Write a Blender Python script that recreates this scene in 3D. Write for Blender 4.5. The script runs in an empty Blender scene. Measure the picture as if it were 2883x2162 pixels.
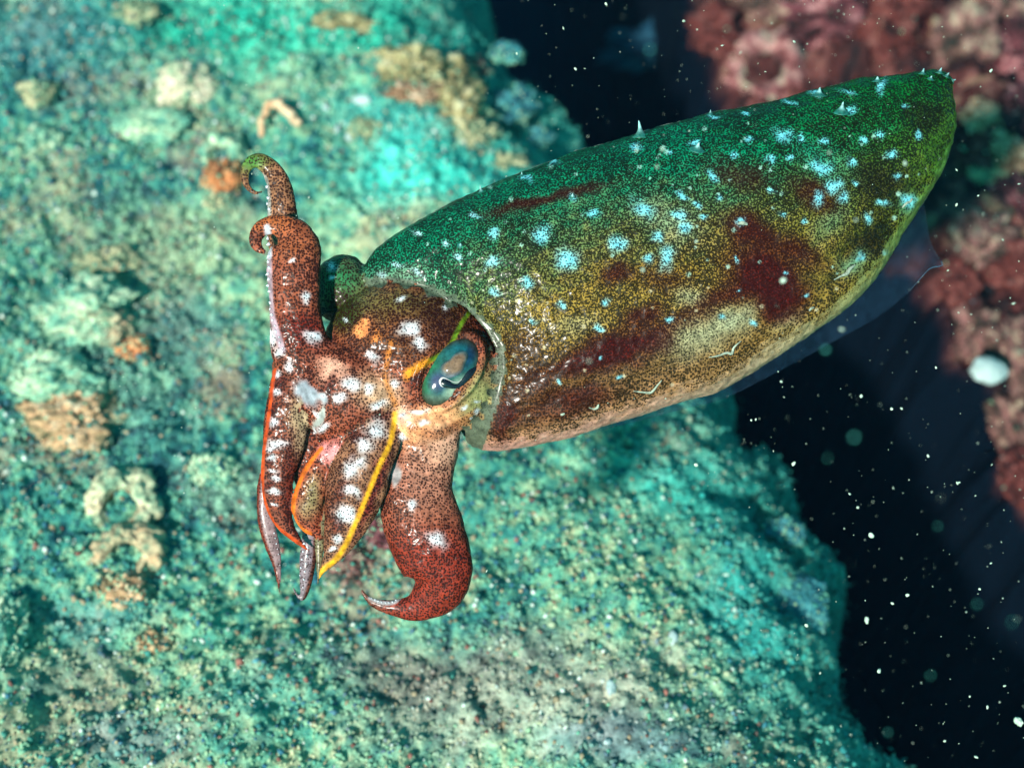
import bpy, math, random
import numpy as np
from mathutils import Vector, Matrix, kdtree, bvhtree

random.seed(7)
RNG = np.random.default_rng(7)
SC = bpy.context.scene
COL = SC.collection
rad = math.radians

# ------------------------------------------------------------------ camera, sky, sun, exposure
W0, H0 = 2883.0, 2162.0            # photograph size, used to turn picture points into directions
CX, CY = W0 / 2, H0 / 2
PITCH = rad(55)
HFOV = rad(40)
DIST = 0.55                        # camera to animal, metres
DPX = CX / math.tan(HFOV / 2)      # the same distance in picture points
S = DIST / DPX                     # metres per picture point at the animal
RIGHT = np.array([1.0, 0, 0])
FWD = np.array([0, math.cos(PITCH), -math.sin(PITCH)])
UP = np.array([0, math.sin(PITCH), math.cos(PITCH)])
BACK = -FWD
CAM = -FWD * 0.75                  # centre ray meets the sea bed 0.75 m away
SUBJ = CAM + FWD * DIST

cam_d = bpy.data.cameras.new('camera')
cam_d.sensor_width = 36
cam_d.angle = HFOV
cam_d.clip_start = 0.01
cam_d.clip_end = 100
cam_d.dof.use_dof = True
cam_d.dof.focus_distance = DIST - 0.016
cam_d.dof.aperture_fstop = 6.8
cam_o = bpy.data.objects.new('camera', cam_d)
COL.objects.link(cam_o)
cam_o.location = CAM
cam_o.rotation_euler = (math.pi / 2 - PITCH, 0, 0)
SC.camera = cam_o

SUN = -0.40 * RIGHT - 0.17 * UP + 0.88 * BACK
SUN = SUN / np.linalg.norm(SUN)
world = bpy.data.worlds.new('World')
SC.world = world
world.use_nodes = True
wn, wl = world.node_tree.nodes, world.node_tree.links
sky = wn.new('ShaderNodeTexSky')
sky.sky_type = 'NISHITA'
sky.sun_disc = False
sky.sun_elevation = math.asin(SUN[2])
sky.sun_rotation = math.atan2(SUN[0], SUN[1])
wtint = wn.new('ShaderNodeMix')     # daylight filtered green-blue by the water column
wtint.data_type = 'RGBA'
wtint.blend_type = 'MULTIPLY'
wtint.inputs[0].default_value = 1
wtint.inputs[7].default_value = (0.10, 1.0, 0.80, 1)
wl.new(sky.outputs[0], wtint.inputs[6])
wl.new(wtint.outputs[2], wn['Background'].inputs[0])
wn['Background'].inputs[1].default_value = 0.15

sun_d = bpy.data.lights.new('sun', 'SUN')
sun_d.energy = 5.0
sun_d.angle = rad(4)          # spread by the water above
sun_d.color = (1.0, 0.93, 0.84)
sun_o = bpy.data.objects.new('sun', sun_d)
COL.objects.link(sun_o)
sun_o.rotation_euler = Vector(SUN).to_track_quat('Z', 'Y').to_euler()
sun_o.location = (-1, -1, 2)

HAZE = 0.009                       # scattering of the water per metre
SC.view_settings.view_transform = 'Standard'
SC.view_settings.look = 'None'
SC.view_settings.gamma = 1
SC.view_settings.use_curve_mapping = False
SC.view_settings.exposure = 0.8

# ------------------------------------------------------------------ helpers
def hash3(ix, iy, iz, seed):
    h = (ix * 374761393 + iy * 668265263 + iz * 2147483647 + seed * 1274126177) & 0xFFFFFFFF
    h = ((h ^ (h >> 13)) * 1274126177) & 0xFFFFFFFF
    h = ((h ^ (h >> 16)) * 2246822519) & 0xFFFFFFFF
    return ((h ^ (h >> 15)) & 0xFFFFFF) / float(0xFFFFFF)

def vnoise(p, seed=0):
    """value noise, p (n,3) -> 0..1"""
    p = np.asarray(p, float)
    i = np.floor(p).astype(np.int64)
    f = p - i
    f = f * f * (3 - 2 * f)
    r = 0
    for dx in (0, 1):
        wx = f[:, 0] if dx else 1 - f[:, 0]
        for dy in (0, 1):
            wy = f[:, 1] if dy else 1 - f[:, 1]
            for dz in (0, 1):
                wz = f[:, 2] if dz else 1 - f[:, 2]
                r = r + wx * wy * wz * hash3(i[:, 0] + dx, i[:, 1] + dy, i[:, 2] + dz, seed)
    return r

def fbm(p, octv=4, seed=0, gain=0.5):
    p = np.asarray(p, float)
    a, t, r = 1.0, 0.0, 0.0
    for k in range(octv):
        r = r + a * vnoise(p * (2.03 ** k) + 17.3 * k, seed + k * 11)
        t += a
        a *= gain
    return r / t

def sstep(a, b, x):
    t = np.clip((x - a) / (b - a + 1e-12), 0, 1)
    return t * t * (3 - 2 * t)

def catmull(pts, n):
    """resample control rows (any width) smoothly, n samples, even in the first two columns"""
    P = np.asarray(pts, float)
    Q = np.vstack([2 * P[0] - P[1], P, 2 * P[-1] - P[-2]])
    out = []
    m = 24
    for k in range(len(P) - 1):
        p0, p1, p2, p3 = Q[k:k + 4]
        t = (np.arange(m) / m)[:, None]
        out.append(0.5 * (2 * p1 + (p2 - p0) * t + (2 * p0 - 5 * p1 + 4 * p2 - p3) * t ** 2 + (3 * p1 - p0 - 3 * p2 + p3) * t ** 3))
    out = np.vstack(out + [P[-1:]])
    d = np.r_[0, np.cumsum(np.linalg.norm(np.diff(out[:, :2], axis=0), axis=1))]
    t = np.linspace(0, d[-1], n)
    return np.stack([np.interp(t, d, out[:, c]) for c in range(out.shape[1])], 1)

def pix(px, py, h=0.0):
    """picture point and height h (picture points, towards the lens, above the animal's plane) -> world"""
    px, py, h = np.broadcast_arrays(np.asarray(px, float), np.asarray(py, float), np.asarray(h, float))
    f = 1 - h / DPX
    X, Y = (px - CX) * f * S, -(py - CY) * f * S
    return SUBJ + X[..., None] * RIGHT + Y[..., None] * UP + (h * S)[..., None] * BACK

def unpix(v):
    d = v - CAM
    z = d @ FWD
    return CX + (d @ RIGHT) / z * DPX, CY - (d @ UP) / z * DPX, (DIST - z) / S

def ray(px, py):
    d = FWD + (px - CX) / DPX * RIGHT - (py - CY) / DPX * UP
    return d / np.linalg.norm(d)

def on_plane(px, py, z=0.0):
    d = ray(px, py)
    return CAM + d * ((z - CAM[2]) / d[2])

def mesh_from(name, verts, faces, mat=None, smooth=True, cols=None, floats=None):
    me = bpy.data.meshes.new(name)
    me.from_pydata(np.asarray(verts).tolist() if not isinstance(verts, list) else verts, [], faces if isinstance(faces, list) else np.asarray(faces).tolist())
    me.update()
    if smooth:
        me.polygons.foreach_set('use_smooth', [True] * len(me.polygons))
    if mat:
        me.materials.append(mat)
    set_cols(me, cols, floats)
    return me

def set_cols(me, cols=None, floats=None):
    if cols is not None:
        a = me.color_attributes.new('Col', 'FLOAT_COLOR', 'POINT')
        c = np.ones((len(cols), 4), np.float32)
        c[:, :3] = np.clip(cols, 0, 1)
        a.data.foreach_set('color', c.ravel())
    for k, v in (floats or {}).items():
        a = me.attributes.new(k, 'FLOAT', 'POINT')
        a.data.foreach_set('value', np.asarray(v, np.float32))

def link(name, me, parent=None, label=None, cat=None, group=None, kind=None):
    o = bpy.data.objects.new(name, me)
    COL.objects.link(o)
    if parent is not None:
        o.parent = parent
        root = parent
        off = Vector((0, 0, 0))
        while root is not None:          # meshes are written in world coordinates
            off += root.location
            root = root.parent
        o.location = -off
    if label: o['label'] = label
    if cat: o['category'] = cat
    if group: o['group'] = group
    if kind: o['kind'] = kind
    return o

def empty(name, loc, label, cat, group=None):
    o = bpy.data.objects.new(name, None)
    COL.objects.link(o)
    o.location = loc
    o.empty_display_size = 0.02
    o['label'] = label
    o['category'] = cat
    if group: o['group'] = group
    return o

def grid_faces(nr, nc, closed=True):
    i, j = np.meshgrid(np.arange(nr - 1), np.arange(nc if closed else nc - 1), indexing='ij')
    j2 = (j + 1) % nc
    return np.stack([i * nc + j, i * nc + j2, (i + 1) * nc + j2, (i + 1) * nc + j], -1).reshape(-1, 4)

# ------------------------------------------------------------------ materials
def new_mat(name):
    m = bpy.data.materials.new(name)
    m.use_nodes = True
    return m, m.node_tree.nodes, m.node_tree.links, m.node_tree.nodes['Principled BSDF']

def attr(n, name):
    a = n.new('ShaderNodeAttribute')
    a.attribute_name = name
    return a

def math_node(n, l, op, a, b=None, clamp=False):
    m = n.new('ShaderNodeMath')
    m.operation = op
    m.use_clamp = clamp
    for k, v in enumerate((a, b)):
        if v is None: continue
        if isinstance(v, (int, float)): m.inputs[k].default_value = v
        else: l.new(v, m.inputs[k])
    return m.outputs[0]

def mix_col(n, l, f, a, b, mode='MIX'):
    m = n.new('ShaderNodeMix')
    m.data_type = 'RGBA'
    m.blend_type = mode
    for k, v in ((0, f), (6, a), (7, b)):
        if isinstance(v, (int, float)): m.inputs[k].default_value = v
        elif isinstance(v, tuple): m.inputs[k].default_value = (*v, 1)
        else: l.new(v, m.inputs[k])
    return m.outputs[2]

def obj_coord(n):
    return n.new('ShaderNodeTexCoord').outputs['Object']

def tex_noise(n, l, co, scale, detail=2, rough=0.5):
    t = n.new('ShaderNodeTexNoise')
    t.inputs['Scale'].default_value = scale
    t.inputs['Detail'].default_value = detail
    t.inputs['Roughness'].default_value = rough
    l.new(co, t.inputs['Vector'])
    return t

def rock_mat(name, scale=260, bump=0.6, lo=0.45, hi=1.35, rough=0.9, spec=0.15):
    """vertex colours broken up by fine noise"""
    m, n, l, b = new_mat(name)
    a = attr(n, 'Col')
    co = obj_coord(n)
    t = tex_noise(n, l, co, scale, 4, 0.65)
    r = n.new('ShaderNodeMapRange')
    r.inputs[1].default_value, r.inputs[2].default_value = 0.3, 0.7
    r.inputs[3].default_value, r.inputs[4].default_value = lo, hi
    l.new(t.outputs[0], r.inputs[0])
    c = mix_col(n, l, 1.0, a.outputs[0], r.outputs[0], 'MULTIPLY')
    l.new(c, b.inputs['Base Color'])
    b.inputs['Roughness'].default_value = rough
    b.inputs['Specular IOR Level'].default_value = spec
    bp = n.new('ShaderNodeBump')
    bp.inputs['Strength'].default_value = bump
    bp.inputs['Distance'].default_value = 0.002
    l.new(t.outputs[0], bp.inputs['Height'])
    l.new(bp.outputs[0], b.inputs['Normal'])
    return m

def skin_mat():
    m, n, l, b = new_mat('cuttlefish_skin')
    co = obj_coord(n)
    col, dens, lab, dcol = attr(n, 'Col'), attr(n, 'Dens'), attr(n, 'Lab'), attr(n, 'Dark')
    # round chromatophores
    v = n.new('ShaderNodeTexVoronoi')
    v.inputs['Scale'].default_value = 1.0
    sc = n.new('ShaderNodeVectorMath')
    sc.operation = 'SCALE'
    sc.inputs[3].default_value = 1080
    v.inputs['Randomness'].default_value = 0.75
    l.new(co, sc.inputs[0])
    l.new(sc.outputs[0], v.inputs['Vector'])
    tv = tex_noise(n, l, co, 240, 2, 0.5)
    dv = math_node(n, l, 'MULTIPLY', dens.outputs['Fac'], math_node(n, l, 'MULTIPLY_ADD', tv.outputs[0], 0.7))
    dv.node.inputs[1].links[0].from_node.inputs[2].default_value = 0.62
    thr = math_node(n, l, 'MULTIPLY_ADD', dv, 0.76)
    thr.node.inputs[2].default_value = 0.03
    m1 = math_node(n, l, 'MULTIPLY_ADD', math_node(n, l, 'SUBTRACT', thr, v.outputs['Distance']), 4.5)
    m1.node.inputs[2].default_value = 0.5
    m1.node.use_clamp = True
    vb = n.new('ShaderNodeTexVoronoi')
    vb.inputs['Scale'].default_value = 560
    vb.inputs['Randomness'].default_value = 0.9
    l.new(co, vb.inputs['Vector'])
    sz = n.new('ShaderNodeSeparateColor')
    l.new(vb.outputs['Color'], sz.inputs[0])
    tb = math_node(n, l, 'MULTIPLY', math_node(n, l, 'MULTIPLY', dens.outputs['Fac'], sz.outputs[0]), 0.62)
    mb = math_node(n, l, 'MULTIPLY_ADD', math_node(n, l, 'SUBTRACT', tb, vb.outputs['Distance']), 6.0)
    mb.node.inputs[2].default_value = 0.4
    mb.node.use_clamp = True
    m1 = math_node(n, l, 'MAXIMUM', m1, mb)
    # worm-like network on the mantle
    t = tex_noise(n, l, co, 1500, 0.6, 0.5)
    thr2 = math_node(n, l, 'MULTIPLY_ADD', dens.outputs['Fac'], 0.36)
    thr2.node.inputs[2].default_value = 0.32
    m2 = math_node(n, l, 'MULTIPLY_ADD', math_node(n, l, 'SUBTRACT', thr2, t.outputs[0]), 11.0)
    m2.node.inputs[2].default_value = 0.5
    m2.node.use_clamp = True
    mm = n.new('ShaderNodeMix')
    l.new(lab.outputs['Fac'], mm.inputs[0])
    l.new(m1, mm.inputs[2])
    l.new(m2, mm.inputs[3])
    # uneven pigment
    t2 = tex_noise(n, l, co, 330, 3, 0.6)
    r2 = n.new('ShaderNodeMapRange')
    r2.inputs[1].default_value, r2.inputs[2].default_value = 0.3, 0.7
    r2.inputs[3].default_value, r2.inputs[4].default_value = 0.55, 1.4
    l.new(t2.outputs[0], r2.inputs[0])
    cc = mix_col(n, l, 1.0, col.outputs[0], r2.outputs[0], 'MULTIPLY')
    fin = mix_col(n, l, math_node(n, l, 'MULTIPLY', mm.outputs[0], 0.95), cc, dcol.outputs[0])
    l.new(fin, b.inputs['Base Color'])
    b.inputs['Roughness'].default_value = 0.36
    b.inputs['Coat Weight'].default_value = 0.07
    b.inputs['Coat Roughness'].default_value = 0.15
    b.inputs['Specular IOR Level'].default_value = 0.07
    bp = n.new('ShaderNodeBump')
    bp.inputs['Strength'].default_value = 0.55
    bp.inputs['Distance'].default_value = 0.0006
    bh = math_node(n, l, 'SUBTRACT', t2.outputs[0], math_node(n, l, 'MULTIPLY', mm.outputs[0], 0.4))
    l.new(bh, bp.inputs['Height'])
    l.new(bp.outputs[0], b.inputs['Normal'])
    return m

def plain_mat(name, colour, rough=0.5, spec=0.4, noise=0.0, scale=400, alpha=1.0, coat=0.0, attrcol=False):
    m, n, l, b = new_mat(name)
    b.inputs['Roughness'].default_value = rough
    b.inputs['Specular IOR Level'].default_value = spec
    b.inputs['Coat Weight'].default_value = coat
    b.inputs['Coat Roughness'].default_value = 0.08
    src = attr(n, 'Col').outputs[0] if attrcol else None
    t = tex_noise(n, l, obj_coord(n), scale, 3, 0.6)
    r = n.new('ShaderNodeMapRange')
    r.inputs[1].default_value, r.inputs[2].default_value = 0.3, 0.7
    r.inputs[3].default_value, r.inputs[4].default_value = 1 - noise, 1 + noise
    l.new(t.outputs[0], r.inputs[0])
    c = mix_col(n, l, 1.0, src if src is not None else tuple(colour), r.outputs[0], 'MULTIPLY')
    l.new(c, b.inputs['Base Color'])
    if alpha < 1:
        b.inputs['Alpha'].default_value = alpha
    return m

M_SEABED = rock_mat('seabed_turf', 420, 0.8, 0.5, 1.35, spec=0.03)
M_GRAIN = plain_mat('sand_grain', (1, 1, 1), 0.85, 0.25, 0.25, 900, attrcol=True)
M_ROCK = rock_mat('encrusted_rock', 330, 0.9, 0.4, 1.4)
M_SKIN = skin_mat()
M_PAPILLA = plain_mat('papilla_skin', (1, 1, 1), 0.4, 0.25, 0.5, 700, attrcol=True)
M_SUCKER = plain_mat('sucker_skin', (0.50, 0.47, 0.52), 0.25, 0.6, 0.25, 700)
M_EYE = plain_mat('eyeball_skin', (1, 1, 1), 0.45, 0.06, 0.45, 520, attrcol=True, coat=0.22)
M_PUPIL = plain_mat('pupil_black', (0.004, 0.003, 0.006), 0.2, 0.5, 0.1)
M_SILVER = plain_mat('pupil_edge_silver', (0.42, 0.36, 0.36), 0.3, 0.6, 0.1)
M_FIN = plain_mat('fin_membrane', (0.012, 0.03, 0.06), 0.35, 0.15, 0.4, 250, alpha=0.14)
M_FINEDGE = plain_mat('fin_edge', (0.04, 0.08, 0.13), 0.4, 0.2, 0.3, 250, alpha=0.6)
M_FLAKE = plain_mat('drifting_flake', (0.38, 0.44, 0.36), 0.7, 0.3, 0.3, 900)
M_MOTE = plain_mat('drifting_mote', (0.06, 0.30, 0.27), 0.7, 0.1, 0.3, 900)
M_SHELL = plain_mat('white_shell', (0.30, 0.38, 0.37), 0.5, 0.3, 0.2, 150)

# ------------------------------------------------------------------ sea bed
EDGE_PX = [(1290, -220), (1352, -60), (1410, 40), (1533, 122), (1585, 194), (1615, 300), (1750, 600), (2010, 900), (2165, 1105),
           (2235, 1215), (2240, 1330), (2285, 1440), (2325, 1540), (2310, 1650), (2335, 1720), (2345, 1800), (2400, 1900), (2450, 1970),
           (2510, 2070), (2580, 2180), (2650, 2300), (2780, 2500)]
REEF_PX = [(1930, -260), (1950, -60), (1985, 80), (2060, 300), (2300, 560), (2560, 740), (2640, 900), (2690, 1010), (2800, 1140), (2775, 1270),
           (2800, 1350), (2880, 1450), (3000, 1560), (3300, 1800)]
REEF_Z = -0.14
FLOOR_Z = -0.50
EDGE = np.array([on_plane(x + 55 * min(1, max(0, (y - 1200) / 300)), y, -0.012)[:2] for x, y in EDGE_PX])
REEF = np.array([on_plane(x + 75 * min(1, max(0, (y - 950) / 200)), y, REEF_Z)[:2] for x, y in REEF_PX])

def line_dist(xy, poly):
    """signed distance, positive on the left-hand (smaller x) side of a line that runs towards the camera"""
    best = np.full(len(xy), 1e9)
    sg = np.zeros(len(xy))
    for k in range(len(poly) - 1):
        a, b = poly[k], poly[k + 1]
        if k == 0: a = a - (b - a) * 60
        if k == len(poly) - 2: b = b + (b - a) * 60
        ab = b - a
        t = np.clip(((xy - a) @ ab) / (ab @ ab), 0, 1)
        q = xy - (a + t[:, None] * ab)
        d = np.hypot(q[:, 0], q[:, 1])
        cr = ab[0] * q[:, 1] - ab[1] * q[:, 0]
        m = d < best
        best[m] = d[m]
        sg[m] = np.sign(cr[m])
    return -best * sg

def terrain(xy):
    xy = np.asarray(xy, float)
    p3 = np.c_[xy, np.zeros(len(xy))]
    wob = (fbm(p3 * 32, 4, 5, 0.6) - 0.5) * 0.045
    s = line_dist(xy, EDGE) + wob
    r = -(line_dist(xy, REEF) + (fbm(p3 * 40, 3, 9) - 0.5) * 0.03)
    bump = (fbm(p3 * 9, 2, 1) - 0.5) * 0.030 + (fbm(p3 * 38, 3, 2) - 0.5) * 0.016 + (fbm(p3 * 95, 2, 3) - 0.5) * 0.005 + (fbm(p3 * 230, 2, 4) - 0.5) * 0.0068
    sp = np.maximum(s, 0)
    zl = bump - 0.070 * np.exp(-sp / 0.035)
    zl = np.where(s < 0, zl + FLOOR_Z * sstep(0.0, 0.10, -s) * 1.0 - 0.9 * np.minimum(-s, 0.1), zl)
    big = (fbm(p3 * 14, 3, 21) - 0.5) * 0.08 + (fbm(p3 * 55, 3, 23) - 0.5) * 0.05 + (fbm(p3 * 170, 2, 25) - 0.5) * 0.010
    zr = REEF_Z + big - 0.025 * np.exp(-np.maximum(r, 0) / 0.02)
    zr = np.where(r < 0, zr + FLOOR_Z * sstep(0.0, 0.06, -r) - 0.9 * np.minimum(-r, 0.1), zr)
    fl = FLOOR_Z + (fbm(p3 * 11, 3, 31) - 0.5) * 0.2
    z = np.maximum(np.maximum(zl, zr), fl)
    return z, s, r

def pal(w, cols):
    """weights (n,) 0..1 along a list of colours"""
    cols = np.asarray(cols, float)
    x = np.clip(w, 0, 0.9999) * (len(cols) - 1)
    i = x.astype(int)
    f = (x - i)[:, None]
    return cols[i] * (1 - f) + cols[i + 1] * f

TEAL = [(0.010, 0.060, 0.078), (0.030, 0.18, 0.155), (0.095, 0.29, 0.20), (0.21, 0.36, 0.22), (0.39, 0.41, 0.25)]  # turf colours with the water's blue-green light tint put in

ZONES = [(850, 80, 560, 170, (0.008, 0.34, 0.24), 0.85), (1230, 470, 330, 130, (0.02, 0.40, 0.34), 0.8), (1080, 330, 220, 70, (0.04, 0.42, 0.38), 0.6), (1400, 60, 200, 100, (0.015, 0.30, 0.24), 0.8),
         (1900, 1330, 330, 140, (0.015, 0.30, 0.26), 0.7), (2150, 1650, 200, 330, (0.015, 0.26, 0.26), 0.7), (560, 680, 420, 170, (0.26, 0.36, 0.22), 0.6), (330, 1000, 380, 260, (0.20, 0.34, 0.25), 0.5),
         (130, 120, 260, 220, (0.02, 0.15, 0.19), 0.65), (520, 900, 160, 140, (0.03, 0.13, 0.15), 0.5), (1500, 1950, 700, 220, (0.25, 0.24, 0.20), 0.75), (250, 1900, 300, 120, (0.18, 0.16, 0.13), 0.55), (1150, 1900, 260, 120, (0.18, 0.14, 0.12), 0.55), (1700, 2080, 300, 90, (0.10, 0.17, 0.22), 0.5), (330, 2080, 260, 90, (0.08, 0.15, 0.19), 0.5), (250, 1720, 220, 90, (0.02, 0.14, 0.18), 0.5), (700, 1950, 260, 90, (0.05, 0.24, 0.22), 0.4), (500, 1180, 180, 120, (0.03, 0.17, 0.18), 0.4), (640, 1350, 160, 120, (0.30, 0.42, 0.30), 0.5)]

def zones(v, c, w):
    u_, v_, _ = unpix(np.c_[v[:, :2], np.zeros(len(v))])
    j = fbm(np.c_[v[:, :2] * 40, np.zeros(len(v))], 3, 59) - 0.5
    for cx, cy, rx, ry, col, st in ZONES:
        d = np.hypot((u_ - cx) / rx, (v_ - cy) / ry) + j * 0.9
        k = (sstep(1.15, 0.3, d) * st)[:, None]
        c = c * (1 - k) + np.array(col) * (0.35 + 1.25 * np.clip(w, 0, 1))[:, None] * k
    return c

def seabed_colour(v, s, r):
    p3 = np.c_[v[:, :2], np.zeros(len(v))]
    w = fbm(p3 * 14, 3, 41) * 1.0 + (fbm(p3 * 110, 2, 42) * 0.5 + fbm(p3 * 260, 2, 44) * 0.9) - 0.70
    c = pal(w, TEAL)
    warm = sstep(0.56, 0.72, fbm(p3 * 26, 3, 43))
    c = c * (1 - 0.55 * warm[:, None]) + np.array((0.34, 0.24, 0.15)) * 0.55 * warm[:, None]
    c = zones(v, c, w)
    near = sstep(0.10, 0.01, s)[:, None]           # algae turf along the lip of the ledge
    c = c * (1 - near * 0.8) + np.array((0.012, 0.20, 0.17)) * (0.4 + 1.1 * np.clip(w, 0, 1))[:, None] * near * 0.8
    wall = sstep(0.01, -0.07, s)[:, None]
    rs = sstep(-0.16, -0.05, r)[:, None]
    c = c * (1 - wall) + (np.array((0.003, 0.016, 0.034)) * (1 - rs) + np.array((0.0008, 0.0035, 0.008)) * rs) * wall  # shade of the gap put into the wall colour, deepest on the reef side
    k = fbm(p3 * 34, 4, 47) * 0.6 + fbm(p3 * 160, 3, 48) * 0.4
    reefc = pal(k * 2.4 - 0.75, [(0.006, 0.008, 0.010), (0.025, 0.012, 0.012), (0.06, 0.018, 0.017), (0.13, 0.05, 0.045), (0.17, 0.11, 0.07)])
    rw = sstep(-0.002, 0.014, r)[:, None]
    return c * (1 - rw) + reefc * rw

def axis_samples(lo, hi, step, far):
    core = np.arange(lo, hi + step / 2, step)
    a, st = [lo], step
    while a[-1] > -far:
        st *= 1.35
        a.append(a[-1] - st)
    b, st = [hi], step
    while b[-1] < far:
        st *= 1.35
        b.append(b[-1] + st)
    return np.r_[a[:0:-1], core, b[1:]]

gx = axis_samples(-0.36, 0.50, 0.00145, 12)
gy = axis_samples(-0.24, 0.46, 0.00145, 12)
GX, GY = np.meshgrid(gx, gy, indexing='ij')
xy = np.c_[GX.ravel(), GY.ravel()]
z, s_, r_ = terrain(xy)
sv = np.c_[xy, z]
nx, ny = len(gx), len(gy)
ii, jj = np.meshgrid(np.arange(nx - 1), np.arange(ny - 1), indexing='ij')
sf = np.stack([ii * ny + jj, (ii + 1) * ny + jj, (ii + 1) * ny + jj + 1, ii * ny + jj + 1], -1).reshape(-1, 4)
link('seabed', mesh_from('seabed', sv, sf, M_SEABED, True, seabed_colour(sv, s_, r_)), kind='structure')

# grains, shell grit and turf tufts on the ledge
ICO_V = []
_g = (1 + 5 ** 0.5) / 2
for a, b in ((-1, _g), (1, _g), (-1, -_g), (1, -_g)):
    ICO_V += [(a, b, 0)]
for a, b in ((-1, _g), (1, _g), (-1, -_g), (1, -_g)):
    ICO_V += [(0, a, b)]
for a, b in ((_g, -1), (_g, 1), (-_g, -1), (-_g, 1)):
    ICO_V += [(a, 0, b)]
ICO_V = np.array(ICO_V) / math.hypot(1, _g)
ICO_F = np.array([(0, 11, 5), (0, 5, 1), (0, 1, 7), (0, 7, 10), (0, 10, 11), (1, 5, 9), (5, 11, 4), (11, 10, 2), (10, 7, 6), (7, 1, 8),
                  (3, 9, 4), (3, 4, 2), (3, 2, 6), (3, 6, 8), (3, 8, 9), (4, 9, 5), (2, 4, 11), (6, 2, 10), (8, 6, 7), (9, 8, 1)])

OCT_V = np.array([(1, 0, 0), (-1, 0, 0), (0, 1, 0), (0, -1, 0), (0, 0, 1), (0, 0, -1)], float)
OCT_F = np.array([(0, 2, 4), (2, 1, 4), (1, 3, 4), (3, 0, 4), (2, 0, 5), (1, 2, 5), (3, 1, 5), (0, 3, 5)])

def rand_rot(n):
    q = RNG.normal(size=(n, 4))
    q /= np.linalg.norm(q, axis=1)[:, None]
    w, x, y, z = q.T
    return np.stack([np.stack([1 - 2 * (y * y + z * z), 2 * (x * y - z * w), 2 * (x * z + y * w)], -1),
                     np.stack([2 * (x * y + z * w), 1 - 2 * (x * x + z * z), 2 * (y * z - x * w)], -1),
                     np.stack([2 * (x * z - y * w), 2 * (y * z + x * w), 1 - 2 * (x * x + y * y)], -1)], 1)

def grains(pos, size, stretch, cols):
    n = len(pos)
    sh = np.stack([size * RNG.uniform(0.7, 1.3, n), size * RNG.uniform(0.55, 1.0, n), size * stretch], 1)
    jit = 1 + RNG.uniform(-0.3, 0.3, (n, 6, 1))
    v = OCT_V[None] * jit * sh[:, None, :]
    v = np.einsum('nij,nkj->nki', rand_rot(n), v) + pos[:, None, :]
    f = OCT_F[None] + 6 * np.arange(n)[:, None, None]
    return v.reshape(-1, 3), f.reshape(-1, 3), np.repeat(cols, 6, 0)

NG = 105000
gxy = np.c_[RNG.uniform(-0.37, 0.34, NG), RNG.uniform(-0.24, 0.42, NG)]
gz, gs, gr = terrain(gxy)
# keep what lies on the ledge and inside the picture
gp = np.c_[gxy, gz]
gu, gvv, _ = unpix(gp)
keep = (gs > -0.05) & (gu > -120) & (gu < W0 + 60) & (gvv > -120) & (gvv < H0 + 120)
keep &= RNG.random(NG) < np.clip(0.35 + 1.1 * fbm(np.c_[gxy, 0 * gz] * 22, 2, 77), 0, 1)
gp, gs = gp[keep], gs[keep]
n = len(gp)
size = 0.0006 + 0.0013 * RNG.random(n) ** 2.0
base = seabed_colour(gp, gs, np.full(n, -1.0))
pick = RNG.random(n)
gc = pal(np.clip(fbm(gp * [14, 14, 0], 3, 41) * 1.0 + fbm(gp * [110, 110, 0], 2, 42) * 0.5 + fbm(gp * [260, 260, 0], 2, 44) * 0.9 - 0.66 + RNG.normal(0, 0.15, n), 0, 1), TEAL)
gc = np.where((pick < 0.07)[:, None], np.array((0.28, 0.22, 0.14)) * RNG.uniform(0.6, 1.25, (n, 1)), gc)
gc = np.where(((pick > 0.12) & (pick < 0.145))[:, None], np.array((0.22, 0.09, 0.07)) * RNG.uniform(0.5, 1.2, (n, 1)), gc)
gc = np.where(((pick > 0.145) & (pick < 0.18))[:, None], np.array((0.46, 0.52, 0.46)) * RNG.uniform(0.8, 1.2, (n, 1)), gc)
gc = np.where((pick > 0.86)[:, None], np.array((0.02, 0.09, 0.13)) * RNG.uniform(0.5, 1.7, (n, 1)), gc)
gc = np.where((pick < 0.18)[:, None], gc, zones(gp, gc, np.clip(fbm(gp * [260, 260, 0], 2, 44) * 1.6 - 0.35 + RNG.normal(0, 0.2, n), 0, 1)))
near = sstep(0.10, 0.0, gs)[:, None]
gc = gc * (1 - near * 0.75) + np.array((0.012, 0.22, 0.19)) * RNG.uniform(0.3, 1.4, (n, 1)) * near * 0.75
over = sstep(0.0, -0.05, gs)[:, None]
gc = gc * (1 - 0.8 * over)  # grains past the brink darkened, the gap's shade put in their colour
NTF = 26000
txy = np.c_[RNG.uniform(-0.05, 0.36, NTF), RNG.uniform(-0.24, 0.46, NTF)]
tz, ts_, _ = terrain(txy)
tk = (ts_ > -0.035) & (ts_ < 0.02) & (RNG.random(NTF) < 0.9)
tp = np.c_[txy, tz][tk] + RNG.normal(0, 0.0025, (tk.sum(), 3))
gp[:, 2] += size * 0.3
stretch = RNG.uniform(0.5, 1.6, n)
gp = np.vstack([gp, tp])
gc = np.vstack([gc, np.array((0.012, 0.16, 0.14)) * RNG.uniform(0.15, 1.3, (len(tp), 1)) * sstep(-0.04, 0.01, ts_[tk])[:, None]])  # tufts take the same painted shade below the brink
size = np.r_[size, RNG.uniform(0.0004, 0.0011, len(tp))]
stretch = np.r_[stretch, RNG.uniform(1.5, 4.5, len(tp))]
n = len(gp)
XTRA_P, XTRA_C, XTRA_M = [], [], []

# ------------------------------------------------------------------ cuttlefish body
SW_V, SW_F, SW_ID, SW_T, SW_U = [], [], [], [], []
_off = 0

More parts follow.
